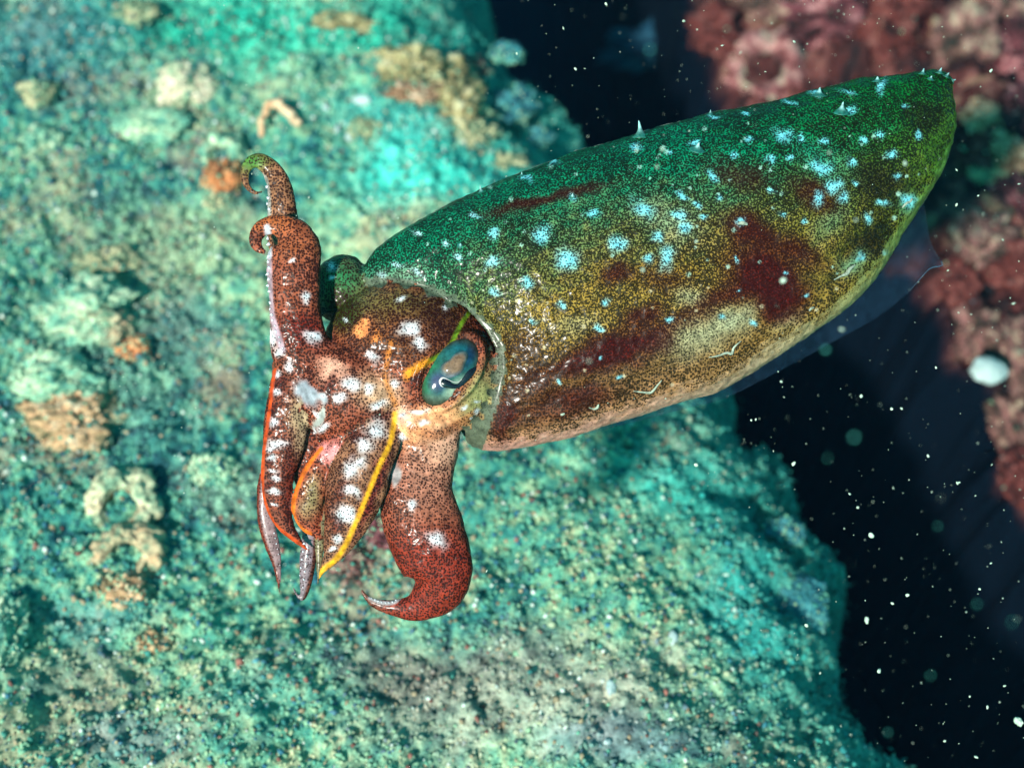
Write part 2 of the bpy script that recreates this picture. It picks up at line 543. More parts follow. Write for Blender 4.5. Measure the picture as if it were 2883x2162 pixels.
def add_shell(v, f, pid, t, u):
    global _off
    SW_V.append(v)
    SW_F.append(np.asarray(f, object) if False else [tuple(int(k) + _off for k in q) for q in f])
    SW_ID.append(np.full(len(v), pid))
    SW_T.append(t)
    SW_U.append(u)
    _off += len(v)

def sweep(ctrl, pid, n=90, m=28, expo=2.0, thick=0.5):
    """ctrl rows: px, py, half width, height h [, half depth]; closed tapered limb in the picture plane"""
    c = np.array([(r + (r[2] * thick,)) if len(r) == 4 else r for r in ctrl], float)
    q = catmull(c, n)
    q[:, 2] = np.maximum(q[:, 2], 1.5)
    q[:, 4] = np.maximum(q[:, 4], 1.5)
    tg = np.gradient(q[:, :2], axis=0)
    for _ in range(2):
        tg[1:-1] = (tg[:-2] + tg[1:-1] * 2 + tg[2:]) / 4
    tg /= np.linalg.norm(tg, axis=1)[:, None] + 1e-9
    nr = np.stack([-tg[:, 1], tg[:, 0]], 1)
    ph = np.arange(m) / m * 2 * math.pi
    cs, sn = np.cos(ph), np.sin(ph)
    e = 2.0 / expo
    cs, sn = np.sign(cs) * np.abs(cs) ** e, np.sign(sn) * np.abs(sn) ** e
    px = q[:, 0, None] + nr[:, 0, None] * q[:, 2, None] * cs
    py = q[:, 1, None] + nr[:, 1, None] * q[:, 2, None] * cs
    h = q[:, 3, None] + q[:, 4, None] * sn
    v = pix(px.ravel(), py.ravel(), h.ravel())
    f = grid_faces(n, m).tolist()
    f += [list(range(m))[::-1], [(n - 1) * m + k for k in range(m)]]
    add_shell(v, f, pid, np.repeat(np.linspace(0, 1, n), m), np.tile(cs, n))

def ellipsoid(cx, cy, h, rx, ry, rh, ang, pid):
    nu, nv = 26, 40
    th = np.linspace(0.02, math.pi - 0.02, nu)
    ph = np.arange(nv) / nv * 2 * math.pi
    T, P_ = np.meshgrid(th, ph, indexing='ij')
    a, b, c = np.sin(T) * np.cos(P_) * rx, np.sin(T) * np.sin(P_) * ry, np.cos(T) * rh
    ca, sa = math.cos(ang), math.sin(ang)
    v = pix((cx + a * ca - b * sa).ravel(), (cy + a * sa + b * ca).ravel(), (h + c).ravel())
    f = grid_faces(nu, nv).tolist() + [list(range(nv))[::-1], [(nu - 1) * nv + k for k in range(nv)]]
    add_shell(v, f, pid, np.zeros(len(v)), np.zeros(len(v)))

UPPER = [(1003, 785), (1034, 733), (1076, 688), (1144, 642), (1216, 601), (1289, 560), (1352, 529), (1442, 493), (1533, 461), (1623, 425), (1714, 398),
         (1772, 381), (1849, 357), (1928, 336), (2000, 317), (2109, 298), (2199, 280), (2267, 262), (2335, 244), (2425, 221), (2516, 210), (2597, 200), (2647, 199), (2684, 214)]
LOWER = [(1353, 1267), (1407, 1273), (1452, 1266), (1542, 1247), (1633, 1224), (1723, 1194), (1814, 1168), (1928, 1132), (2019, 1103), (2109, 1055), (2199, 998),
         (2290, 938), (2371, 880), (2444, 808), (2490, 750), (2530, 680), (2565, 625), (2610, 560), (2652, 488), (2676, 429), (2692, 362), (2692, 307), (2684, 255), (2686, 226)]
NT, NP = 220, 120
U_ = catmull(UPPER, NT)
L_ = catmull(LOWER, NT)
tt = np.linspace(0, 1, NT)
Cc = (U_ + L_) / 2
Aa = (U_ - L_) / 2
An = np.linalg.norm(Aa, axis=1)
mh = (0.40 + 0.11 * sstep(0, 0.25, tt)) * An + 4
mc = -5 - 75 * tt
ph = np.arange(NP) / NP * 2 * math.pi

def rim_off(c2, s2):
    # how far the opening is swept back on the near side, from the dorsal tip to the belly
    return np.where(s2 > 0, np.interp((1 - c2) / 2, [0, 0.03, 0.1, 0.25, 0.4, 0.5, 0.62, 0.75, 0.9, 1], [0, 0.38, 0.80, 1.12, 1.22, 1.21, 1.02, 0.70, 0.28, 0]), 0)

def mantle_ring(i, shrink=1.0, push=0.0):
    cs, sn = np.cos(ph), np.sin(ph)
    e = 2 / 2.25
    c2, s2 = np.sign(cs) * np.abs(cs) ** e, np.sign(sn) * np.abs(sn) ** e
    near = rim_off(c2, s2)
    fall = max(0.0, 1 - tt[i] / 0.30) ** 2
    ctr = Cc[i]
    px = ctr[0] + Aa[i, 0] * c2 * shrink + (205 * fall + push) * near
    py = ctr[1] + Aa[i, 1] * c2 * shrink + (-45 * fall - 0.3 * push) * near
    h = mc[i] + mh[i] * s2 * shrink
    return np.stack([px, py, h], 1), c2

rings, tl, ul = [], [], []
for i in range(NT - 1, -1, -1):
    q, c2 = mantle_ring(i)
    rings.append(q); tl.append(np.full(NP, tt[i])); ul.append(c2)
# rolled lip, then the hollow inside
q0, c2 = mantle_ring(0)
offv = np.outer(rim_off(c2, np.sin(ph)), (205, -45))
for sh, dx in ((0.972, -6), (0.955, -24), (0.945, -34), (0.925, -36), (0.91, -20), (0.90, 20), (0.89, 60), (0.88, 110), (0.6, 130)):
    q = q0.copy()
    ctr = np.array([Cc[0][0], Cc[0][1], mc[0]])
    q[:, :2] = ctr[:2] + (q0[:, :2] - ctr[:2] - offv) * sh + offv
    q[:, 2] = ctr[2] + (q0[:, 2] - ctr[2]) * sh
    fwdw = np.clip(np.sin(ph) * 1.6, 0.25, 1) * np.interp((1 - c2) / 2, [0, .25, .5, 1], [.15, .45, 1.0, 1.9])
    q[:, 0] += dx * 0.95 * (fwdw if dx < 0 else 1)
    q[:, 1] -= dx * 0.30 * (fwdw if dx < 0 else 1)
    rings.append(q); tl.append(np.full(NP, -0.01)); ul.append(c2)
R_ = np.vstack(rings)
mv = pix(R_[:, 0], R_[:, 1], R_[:, 2])
nrg = len(rings)
mf = grid_faces(nrg, NP).tolist() + [list(range(NP))[::-1], [(nrg - 1) * NP + k for k in range(NP)]]
add_shell(mv, mf, 0, np.concatenate(tl), np.concatenate(ul))

# head, eye bulge, the far cheek, and the mass where the arms join
ellipsoid(1150, 1000, 20, 245, 210, 138, 0.15, 1)
ellipsoid(1280, 1055, 52, 129, 165, 104, 0.25, 1)
ellipsoid(965, 815, -40, 88, 98, 80, 0.0, 1)
ellipsoid(975, 1100, 55, 165, 150, 110, 0.5, 1)
ellipsoid(1180, 1190, 60, 105, 80, 80, 0.2, 1)
ellipsoid(872, 1270, 45, 50, 120, 28, 0.1, 1)
ellipsoid(850, 1040, 55, 85, 110, 60, 0.1, 1)
# arms: px, py, half width, height
A1 = [(930, 1090, 95, 70), (868, 1020, 92, 80), (842, 960, 82, 95), (832, 880, 73, 100), (828, 800, 74, 100), (828, 745, 76, 98), (832, 702, 73, 95), (826, 668, 58, 92),
      (800, 642, 38, 90), (768, 634, 28, 88), (738, 643, 24, 88), (721, 665, 21, 90), (722, 690, 17, 94), (735, 705, 11, 98), (749, 711, 5, 100)]
A2 = [(880, 900, 70, -10), (830, 780, 55, -20), (800, 680, 46, -25), (795, 610, 43, -25), (791, 555, 38, -22), (782, 512, 33, -20), (760, 474, 27, -16), (729, 453, 22, -12),
      (704, 460, 18, -10), (690, 484, 14, -8), (691, 512, 11, -6), (703, 533, 8, -4), (720, 543, 6, -2), (740, 541, 3, 0)]
A3 = [(880, 960, 90, 60), (838, 1050, 70, 80), (815, 1130, 64, 85), (806, 1200, 63, 85), (796, 1270, 58, 82), (784, 1330, 49, 78), (781, 1390, 44, 72), (789, 1440, 35, 66),
      (806, 1480, 25, 60), (830, 1512, 15, 54), (855, 1538, 7, 50), (873, 1552, 2, 48)]
A4 = [(1010, 1170, 55, 95), (965, 1235, 42, 98), (925, 1287, 44, 95), (892, 1338, 44, 90), (870, 1392, 44, 84), (864, 1440, 42, 78), (873, 1480, 28, 72), (895, 1508, 9, 70), (905, 1516, 3, 70)]
A5 = [(1085, 1130, 62, 85), (1068, 1190, 68, 105), (1050, 1245, 76, 115), (1024, 1310, 80, 118), (1003, 1370, 86, 115), (987, 1430, 78, 110), (967, 1490, 58, 102), (947, 1540, 40, 94),
      (926, 1580, 21, 86), (907, 1608, 9, 82), (898, 1632, 2, 80)]
A6 = [(1190, 1140, 110, 40), (1197, 1230, 100, 55), (1187, 1300, 95, 62), (1174, 1370, 100, 66), (1178, 1430, 107, 68), (1198, 1500, 112, 68), (1222, 1565, 105, 66), (1236, 1620, 95, 62), (1226, 1664, 76, 58),
      (1196, 1694, 54, 54), (1160, 1711, 38, 50), (1112, 1711, 24, 46), (1066, 1702, 16, 44), (1036, 1686, 9, 42), (1019, 1662, 5, 42), (1018, 1654, 2, 42)]
A7 = [(800, 1250, 30, 0), (755, 1340, 26, 0), (745, 1420, 24, -2), (752, 1480, 25, -4), (768, 1540, 22, -6), (780, 1590, 14, -8), (785, 1640, 7, -8), (785, 1676, 2, -8)]
A8 = [(900, 1400, 30, 10), (880, 1480, 26, 10), (869, 1560, 25, 8), (863, 1620, 21, 6), (858, 1662, 14, 4), (853, 1683, 8, 4), (845, 1684, 6, 4), (832, 1668, 4.5, 4), (822, 1642, 2, 4)]
A9 = [(960, 1300, 40, 60), (915, 1420, 26, 62), (901, 1500, 18, 62), (899, 1570, 11, 62), (896, 1630, 5, 62), (889, 1660, 2, 62)]
sweep(A1, 2, 150, 32, 2.1, 0.5)
sweep(A2, 3, 150, 26, 2.1, 0.6)
sweep(A3, 4, 120, 32, 1.7, 0.45)
sweep(A4, 5, 90, 28, 1.7, 0.5)
sweep(A5, 6, 110, 36, 1.65, 0.48)
sweep(A6, 7, 150, 36, 2.1, 0.55)
sweep(A7, 8, 90, 22, 1.9, 0.35)
sweep(A8, 9, 90, 22, 2.1, 0.5)
sweep(A9, 10, 70, 20, 2.0, 0.5)

SWV = np.vstack(SW_V)
SWF = [q for part in SW_F for q in part]
SWID, SWT, SWU = np.concatenate(SW_ID), np.concatenate(SW_T), np.concatenate(SW_U)
VOX = 3.5 * S
tmp_me = bpy.data.meshes.new('tmp')
tmp_me.from_pydata(SWV.tolist(), [], SWF)
tmp = bpy.data.objects.new('tmp', tmp_me)
COL.objects.link(tmp)
md = tmp.modifiers.new('r', 'REMESH')
md.mode = 'VOXEL'
md.voxel_size = VOX
md.adaptivity = 0
dg = bpy.context.evaluated_depsgraph_get()
ev = tmp.evaluated_get(dg)
body_me = bpy.data.meshes.new_from_object(ev)
bpy.data.objects.remove(tmp)
bpy.data.meshes.remove(tmp_me)
nb = len(body_me.vertices)
bv = np.empty(nb * 3)
body_me.vertices.foreach_get('co', bv)
bv = bv.reshape(-1, 3)
ne = len(body_me.edges)
ed = np.empty(ne * 2, np.int64)
body_me.edges.foreach_get('vertices', ed)
ed = ed.reshape(-1, 2)

# nearest source shell for every vertex
step = 2
idx = np.arange(0, len(SWV), step)
kd = kdtree.KDTree(len(idx))
for k in idx: kd.insert(SWV[k], int(k))
kd.balance()
near_i = np.fromiter((kd.find(p)[1] for p in bv.tolist()), np.int64, nb)
pid, pt, pu = SWID[near_i], SWT[near_i], SWU[near_i]

# smoothing: a little everywhere, much more where the arms grow out of the head
deg = np.bincount(ed.ravel(), minlength=nb).astype(float)
def avg(a):
    o = np.zeros_like(a)
    for c in range(a.shape[1]):
        o[:, c] = np.bincount(ed[:, 0], a[ed[:, 1], c], nb) + np.bincount(ed[:, 1], a[ed[:, 0], c], nb)
    return o / deg[:, None]
bx, by, bh = unpix(bv)
dj = np.hypot((bx - 1040) / 240, (by - 1060) / 170)
wj = np.where((pid > 0), sstep(1.25, 0.6, dj), 0)
wsm = np.where(pid == 0, 0.6, 0.35)
for it in range(4):
    bv = bv + (avg(bv) - bv) * wsm[:, None]
for it in range(10):
    bv = bv + (avg(bv) - bv) * (wj * 0.8)[:, None]
bx, by, bh = unpix(bv)

# soft folds and warts in the skin, and the raised rim round the eye
body_me.vertices.foreach_set('co', bv.ravel())
body_me.update()
nrm = np.empty(nb * 3)
body_me.vertices.foreach_get('normal', nrm)
nrm = nrm.reshape(-1, 3)
Pq = np.stack([bx, by, bh], 1)
al = np.array((0.86, -0.51)); ac = np.array((0.51, 0.86))
Pl = np.stack([(bx * al[0] + by * al[1]) / 150, (bx * ac[0] + by * ac[1]) / 42, bh / 60], 1)
fold = (fbm(Pl, 3, 71) - 0.5) * 12 + (np.abs(fbm(Pq / 34, 2, 73) - 0.5)) * -9 + (fbm(Pq / 13, 2, 75) - 0.5) * 3.2
armf = (fbm(Pq / 38, 3, 77) - 0.5) * 8 + (fbm(Pq / 13, 2, 79) - 0.5) * 3.0
slim = np.where(pid >= 8, 0.25, np.where((pid >= 2) & (pt > 0.7), 0.35, 1.0))
amp = np.where(pid == 0, fold * sstep(0.0, 0.04, pt), armf * slim)
ex_, ey_ = bx - 1266, by - 1048
e1, e2 = (ex_ * 0.6 - ey_ * 0.8) / 108, (ex_ * 0.8 + ey_ * 0.6) / 66
ering = np.hypot(e1, e2)
amp = amp + np.where((pid == 1) & (bh > 0), 13 * np.exp(-((ering - 1.10) / 0.13) ** 2), 0)
bv = bv + nrm * (amp * S)[:, None]
bx, by, bh = unpix(bv)

# ---- skin pattern
def warp(sc, amp, seed):
    p = np.stack([bx / sc, by / sc, bh / sc], 1)
    return (fbm(p, 3, seed) - 0.5) * 2 * amp
wx, wy = bx + warp(45, 22, 1), by + warp(45, 22, 2)
fine = fbm(np.stack([bx, by, bh], 1) / 30, 3, 5)

def blob(cx, cy, rx, ry=None, ang=0.0, soft=0.6, warped=True):
    ry = ry or rx
    X, Y = (wx, wy) if warped else (bx, by)
    ca, sa = math.cos(ang), math.sin(ang)
    R = max(rx, ry) * (1 + soft * 0.5)
    i = np.flatnonzero((np.abs(X - cx) < R) & (np.abs(Y - cy) < R))
    dx, dy = X[i] - cx, Y[i] - cy
    d = np.hypot((dx * ca + dy * sa) / rx, (-dx * sa + dy * ca) / ry)
    out = np.zeros(nb)
    out[i] = sstep(1 + soft * 0.5, 1 - soft, d)
    return out

def stroke(pts, w, soft=0.5):
    q = catmull(pts, max(20, len(pts) * 8))
    d = np.full(nb, 1e9)
    lo, hi = q.min(0) - 60, q.max(0) + 60
    m = (bx > lo[0]) & (bx < hi[0]) & (by > lo[1]) & (by < hi[1])
    P_ = np.stack([bx[m], by[m]], 1)
    dd = np.full(len(P_), 1e9)
    for k in range(len(q) - 1):
        ab = q[k + 1] - q[k]
        t = np.clip(((P_ - q[k]) @ ab) / (ab @ ab + 1e-9), 0, 1)
        e = P_ - q[k] - t[:, None] * ab
        dd = np.minimum(dd, np.hypot(e[:, 0], e[:, 1]))
    d[m] = dd
    return sstep(w * (1 + soft), w * (1 - soft), d)

Cb = np.zeros((nb, 3))
De = np.full(nb, 0.5)
La = np.zeros(nb)
Dk = np.tile(np.array((0.016, 0.003, 0.002)), (nb, 1))

def lay(w, c, mask=None, dens=None, dark=None):
    if mask is not None: w = w * mask
    i = np.flatnonzero(w > 1e-4)
    if not len(i): return
    w = w[i]
    c = np.asarray(c)
    Cb[i] = Cb[i] * (1 - w[:, None]) + (c[i] if c.ndim == 2 else c) * w[:, None]
    if dens is not None: De[i] = De[i] * (1 - w) + dens * w
    if dark is not None: Dk[i] = Dk[i] * (1 - w[:, None]) + np.asarray(dark) * w[:, None]

isM = (pid == 0)
isH = (pid == 1)
armm = pid >= 2
# mantle: across (0 dorsal .. 1 lateral edge) and along
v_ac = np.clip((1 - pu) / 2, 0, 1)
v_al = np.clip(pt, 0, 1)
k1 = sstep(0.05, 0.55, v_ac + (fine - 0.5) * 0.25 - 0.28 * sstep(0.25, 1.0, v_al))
top = np.array((0.006, 0.30, 0.17))  # green of the water-filtered light painted into the dorsal skin
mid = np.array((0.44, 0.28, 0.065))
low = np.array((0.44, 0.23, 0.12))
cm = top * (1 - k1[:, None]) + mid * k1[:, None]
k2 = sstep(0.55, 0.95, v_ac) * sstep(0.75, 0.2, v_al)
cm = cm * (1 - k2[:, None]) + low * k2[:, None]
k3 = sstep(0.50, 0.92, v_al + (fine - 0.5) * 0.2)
cm = cm * (1 - 0.8 * k3[:, None]) + np.array((0.008, 0.20, 0.02)) * 0.8 * k3[:, None]  # rear: falloff of the front light painted in as darker green
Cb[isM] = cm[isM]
big = fbm(np.stack([bx, by, bh], 1) / 110, 3, 61)
med = fbm(np.stack([bx, by, bh], 1) / 24, 3, 63)
De[isM] = (0.66 + (big - 0.5) * 0.55 + (med - 0.5) * 0.28 + 0.08 * k3 + 0.05 * (1 - k1))[isM]
La[isM] = sstep(0.98, 0.70, v_ac)[isM] * 0.9
Dk[isM] = np.array((0.0035, 0.0035, 0.0012))
M = isM.astype(float)

def D(*a):           # picture points read off at 2212 px width
    return tuple(x * 1.3033 for x in a)

# dark red-brown patches on the mantle
for x, y, rx, ry, an, st in ((1650, 600, 90, 66, 0.6, 0.95), (1480, 690, 90, 26, -0.35, 0.5), (1200, 880, 130, 30, -0.25, 0.55), (1130, 760, 60, 50, 0, 0.45), (1430, 600, 60, 30, 0.2, 0.4), (1690, 650, 45, 45, 0.5, 0.95), (1560, 640, 60, 22, -0.3, 0.6), (1330, 755, 110, 42, -0.30, 0.95), (1240, 790, 70, 22, -0.3, 0.7),
                             (1330, 590, 30, 26, 0, 0.7), (1390, 680, 45, 22, -0.4, 0.7), (1620, 500, 60, 35, 0.5, 0.75), (1720, 540, 60, 30, 0.4, 0.65), (1150, 830, 60, 35, -0.2, 0.6),
                             (1090, 900, 30, 60, 0.1, 0.75), (1250, 850, 60, 25, -0.2, 0.5), (1880, 520, 50, 30, -0.6, 0.7), (1760, 420, 60, 30, 0.5, 0.6), (1900, 390, 60, 50, 0.3, 0.6),
                             (1600, 380, 70, 30, 0.3, 0.45), (1150, 440, 110, 14, -0.25, 0.7), (1260, 410, 60, 14, -0.2, 0.5), (1990, 250, 40, 40, 0, 0.5), (1420, 740, 30, 22, -0.3, 0.7)):
    X, Y, RX, RY = D(x, y, rx, ry)
    lay(np.minimum(blob(X, Y, RX * 1.15, RY * 1.15, an, 0.8) * st * 1.15, 0.97), (0.16, 0.012, 0.008) if x < 1850 else (0.05, 0.03, 0.01), M, 0.80, (0.016, 0.0015, 0.001) if x < 1850 else (0.004, 0.003, 0.001))
# pale mottling
for x, y, rx, ry, an, st in ((1520, 725, 100, 44, -0.35, 0.65), (1590, 690, 50, 30, -0.4, 0.7), (1490, 640, 40, 26, 0, 0.6), (1840, 570, 40, 26, -0.6, 0.5), (1800, 480, 30, 60, 0.7, 0.3), (1450, 480, 90, 45, 0.5, 0.5),
                             (1240, 700, 60, 22, -0.2, 0.35), (1780, 350, 80, 40, 0.5, 0.35), (1960, 440, 30, 30, 0, 0.5), (880, 590, 70, 18, -0.2, 0.4), (1700, 700, 40, 24, -0.5, 0.3)):
    X, Y, RX, RY = D(x, y, rx, ry)
    lay(blob(X, Y, RX, RY, an, 1.0) * st, (0.50, 0.52, 0.36) if x < 1750 else (0.10, 0.46, 0.38), M, 0.30)
# white spots of the mantle
SPOTS = [(1168, 505, 18, 18), (1228, 555, 23, 22), (1335, 525, 20, 17), (1280, 463, 15, 12), (1385, 450, 24, 16), (1065, 565, 16, 13), (1065, 505, 13, 11), (990, 550, 13, 9), (1135, 610, 13, 11),
         (1210, 660, 11, 9), (1070, 635, 13, 10), (1240, 425, 9, 8), (1442, 552, 17, 24), (1420, 512, 15, 13), (1462, 462, 16, 11), (1478, 490, 16, 12), (1505, 440, 10, 8), (1545, 380, 13, 10),
         (1692, 296, 19, 12), (1660, 352, 15, 11), (1500, 312, 13, 9), (1590, 330, 8, 7), (1785, 308, 12, 9), (1772, 365, 20, 12), (1800, 402, 18, 14), (1838, 355, 12, 9), (1842, 240, 11, 8),
         (1900, 180, 9, 18), (1895, 292, 11, 9), (1932, 332, 13, 9), (1960, 432, 16, 12), (1602, 485, 10, 7), (1520, 470, 12, 9), (1290, 710, 9, 8), (1155, 690, 8, 7), (1310, 650, 9, 8),
         (1370, 320, 14, 8), (1440, 330, 9, 7), (1030, 470, 12, 6), (960, 520, 10, 7), (1480, 420, 14, 9), (1730, 300, 8, 6), (1860, 310, 10, 8), (1745, 480, 8, 7), (1690, 460, 8, 6),
         (1665, 420, 7, 6), (1540, 250, 12, 7), (1610, 245, 10, 6), (1700, 220, 14, 7), (1760, 205, 14, 7), (1830, 205, 16, 8), (1960, 230, 10, 7), (1985, 290, 10, 8), (1905, 440, 11, 9),
         (1870, 470, 10, 8), (1940, 380, 10, 8), (1190, 350, 14, 6), (1130, 385, 16, 6), (1300, 770, 6, 6), (1210, 830, 6, 6), (1340, 820, 7, 6), (1450, 690, 8, 7), (1560, 690, 8, 7), (1625, 700, 9, 7),
         (860, 570, 16, 6), (905, 590, 18, 6), (820, 600, 14, 6), (900, 500, 14, 5), (1400, 560, 10, 9), (1550, 430, 8, 6), (1620, 300, 9, 6), (1710, 350, 9, 6), (1820, 430, 12, 9), (1848, 395, 9, 7),
         (1770, 430, 10, 14), (1735, 640, 6, 5), (1590, 560, 5, 5), (1690, 590, 5, 5), (1600, 620, 5, 5), (1905, 540, 9, 7), (1860, 560, 9, 7)]
blue = sstep(1150, 1500, bx)[:, None] * np.array((-0.28, -0.02, 0.06)) + np.array((0.56, 0.74, 0.78))
for x, y, rx, ry in SPOTS:
    X, Y, RX, RY = D(x, y, rx, ry)
    w = blob(X, Y, RX * 1.2, RY * 1.2, 0.35, 1.0) ** 1.3 * M
    lay(w * 0.95, np.clip(blue * 1.15, 0, 1), None, 0.27)
# scatter of tiny pale flecks
for k in range(150):
    X, Y = RNG.uniform(1050, 2660), RNG.uniform(230, 1240)
    R = RNG.uniform(4, 9)
    lay(blob(X, Y, R * 0.95, R * 0.95, 0, 0.5, False) * 0.75, (0.42, 0.62, 0.55) if Y < 800 else (0.6, 0.5, 0.36), M, 0.2)
# pale lateral margin and belly
mar = sstep(0.925, 0.995, v_ac + (fine - 0.5) * 0.06) * M * (pt > 0)
cmar = pal(v_al, [(0.66, 0.33, 0.28), (0.66, 0.38, 0.30), (0.52, 0.42, 0.28), (0.26, 0.36, 0.12), (0.05, 0.26, 0.06)])
lay(mar * 0.9, cmar, None, 0.10)
bel = M * sstep(0.0, 0.0001, -(bh - (-5 - 75 * v_al)))
lay(bel * 0.9, (0.45, 0.42, 0.36), None, 0.12)
# collar lip
lip = M * sstep(0.006, 0.001, pt)
lay(lip * 0.95, (0.16, 0.18, 0.13), None, 0.12)
lip2 = M * sstep(0.035, 0.01, pt) * (1 - lip) * sstep(0.75, 0.2, v_ac)
lay(lip2 * 0.25, (0.36, 0.36, 0.28), None, 0.45)

# head and arms base coats
nA = np.array((0.52, 0.36, 0.24))
HA = (~isM).astype(float)
Cb[~isM] = (np.array((0.33, 0.10, 0.06)) * (0.75 + 0.5 * fine[:, None]))[~isM]
De[~isM] = (0.64 + (big - 0.5) * 0.5 + (med - 0.5) * 0.25)[~isM]
H = isH.astype(float)
def P(k): return (pid == k).astype(float)
# crown of the head: green-brown, dark
lay(blob(960, 790, 110, 110, 0, 0.8), (0.05, 0.20, 0.09), HA * (pid != 2), 0.55)
lay(blob(1130, 860, 200, 60, 0.05, 0.9) * 0.85, (0.20, 0.17, 0.06), HA * (pid != 2), 0.62)
lay(blob(1120, 960, 190, 80, 0.2, 0.9) * 0.8, (0.20, 0.08, 0.03), HA * (pid != 2), 0.68)
lay(blob(965, 880, 55, 65, 0.2, 0.6), (0.06, 0.08, 0.02), HA * (pid != 2), 0.72)  # shaded hollow beside the raised arm, painted flat as dark colour
lay(blob(1250, 900, 110, 55, 0.5, 0.8) * 0.9, (0.10, 0.04, 0.02), HA, 0.74)
# warm cheek under the eye
lay(blob(1200, 1195, 150, 60, -0.25, 0.9), (0.80, 0.40, 0.22), HA * (pid != 6), 0.17)
lay(blob(1130, 1170, 40, 30, 0, 0.8), (0.84, 0.52, 0.42), HA, 0.12)
lay(blob(1345, 1120, 60, 100, 0.35, 0.8), (0.36, 0.32, 0.15), H, 0.28)
lay(blob(1060, 1110, 90, 60, 0.3, 0.9) * 0.8, (0.66, 0.42, 0.28), HA, 0.32)
lay(blob(1250, 1260, 70, 60, 0, 0.9), (0.66, 0.36, 0.26), HA, 0.34)
lay(blob(930, 1040, 50, 34, 0.6, 0.8), (0.74, 0.40, 0.30), HA, 0.26)
lay(blob(1015, 925, 26, 18, -0.4, 0.6), (0.80, 0.30, 0.12), HA, 0.36)
lay(blob(1060, 945, 18, 26, 0.2, 0.6) * 0.8, (0.72, 0.26, 0.08), HA, 0.45)
# deep red patches on the raised arm, arms below
lay(blob(850, 930, 70, 60, 0, 0.9) * 0.9, (0.22, 0.016, 0.008), P(2), 0.72)
lay(blob(840, 840, 80, 60, 0, 0.9) * 0.6, (0.34, 0.10, 0.05), P(2), 0.62)
lay(blob(830, 690, 100, 60, 0, 0.9) * 0.8, (0.40, 0.13, 0.06), P(2), 0.60)
lay(blob(760, 620, 80, 40, 0, 0.9) * 0.8, (0.52, 0.17, 0.06), P(2), 0.52)
lay(np.ones(nb) * 0.6, (0.34, 0.20, 0.11), P(3), 0.55)
lay(blob(710, 450, 50, 40, 0, 0.9) * 0.9, (0.09, 0.26, 0.06), P(3), 0.5)
lay(sstep(1450, 1560, by) * 0.85, (0.30, 0.040, 0.022), P(7), 0.60)
lay(blob(1190, 1360, 90, 60, 0, 0.9) * 0.7, (0.40, 0.10, 0.07), P(7), 0.60)
lay(blob(1200, 1330, 110, 130, 0, 0.9) * 0.5, (0.52, 0.31, 0.22), P(7), 0.48)
lay(sstep(0.82, 0.95, pt) * 0.7, (0.20, 0.10, 0.07), P(7), 0.5)
lay(np.ones(nb) * 0.55, (0.24, 0.07, 0.04), P(4), 0.60)
lay(sstep(-0.2, 0.8, -pu) * 0.7, (0.16, 0.02, 0.012), P(4), 0.72)
lay(blob(850, 1180, 40, 110, 0.1, 0.8) * 0.7, (0.52, 0.40, 0.26), P(4), 0.36)
lay(np.ones(nb) * 0.55, (0.42, 0.10, 0.05), P(5), 0.56)
lay(blob(930, 1270, 40, 30, -0.9, 0.8), (0.74, 0.30, 0.30), P(5), 0.2)
lay(blob(880, 1400, 36, 70, 0.1, 0.8) * 0.8, (0.30, 0.26, 0.14), P(5), 0.45)
lay(sstep(0.2, 0.8, -pu) * 0.0, (0.2, 0.05, 0.03), P(6))
lay(np.ones(nb) * 0.6, (0.34, 0.20, 0.12), P(6), 0.50)
lay(blob(925, 1430, 50, 110, 0.1, 0.9) * 0.9, (0.22, 0.07, 0.04), P(6), 0.66)
lay(blob(1050, 1380, 26, 150, 0.35, 0.7) * 0.9, (0.22, 0.03, 0.03), P(6), 0.70)
lay(np.ones(nb) * 0.8, (0.30, 0.22, 0.24), P(8), 0.20)
lay(np.ones(nb) * 0.8, (0.28, 0.24, 0.28), P(9), 0.30)
lay(np.ones(nb) * 0.8, (0.20, 0.20, 0.12), P(10), 0.35)
lay(stroke([(728, 1340), (722, 1431), (729, 1478), (747, 1540), (767, 1591), (778, 1634), (784, 1674)], 8), (0.20, 0.04, 0.02), P(8), 0.5)
lay(stroke([(892, 1520), (888, 1580), (878, 1630), (862, 1690)], 9), (0.16, 0.05, 0.03), P(9), 0.6)
# grey smooth web between the arms
lay(blob(862, 1105, 34, 48, -0.3, 0.4), (0.34, 0.34, 0.38), HA, 0.02)
lay(blob(905, 1120, 18, 22, 0.4, 0.5), (0.46, 0.46, 0.50), HA, 0.02)
lay(blob(893, 1170, 14, 34, 0.4, 0.5), (0.40, 0.38, 0.36), HA, 0.04)
lay(blob(1116, 1340, 20, 42, 0.1, 0.4), (0.38, 0.33, 0.33), P(7) + P(6), 0.03)
# dark saddle behind arm bases and on the cheek
for x, y, rx, ry, an, st in ((1080, 1175, 60, 16, 0.1, 0.7), (1010, 1225, 34, 36, 0, 0.75), (930, 1085, 16, 50, 0.2, 0.7), (1160, 1055, 26, 40, 0.4, 0.6), (790, 1080, 26, 30, 0, 0.7),
                             (770, 1150, 16, 40, 0, 0.7), (760, 1290, 14, 20, 0, 0.7), (755, 1370, 14, 20, 0, 0.6), (985, 1300, 20, 30, 0, 0.5), (960, 1380, 26, 34, 0.2, 0.6), (950, 1470, 22, 40, 0.2, 0.7)):
    lay(blob(x, y, rx, ry, an, 0.8) * st, (0.15, 0.02, 0.015), HA, 0.78)
lay(stroke([(1160, 1205), (1230, 1225), (1290, 1195), (1340, 1165)], 13) * 0.6, (0.40, 0.14, 0.06), HA, 0.5)
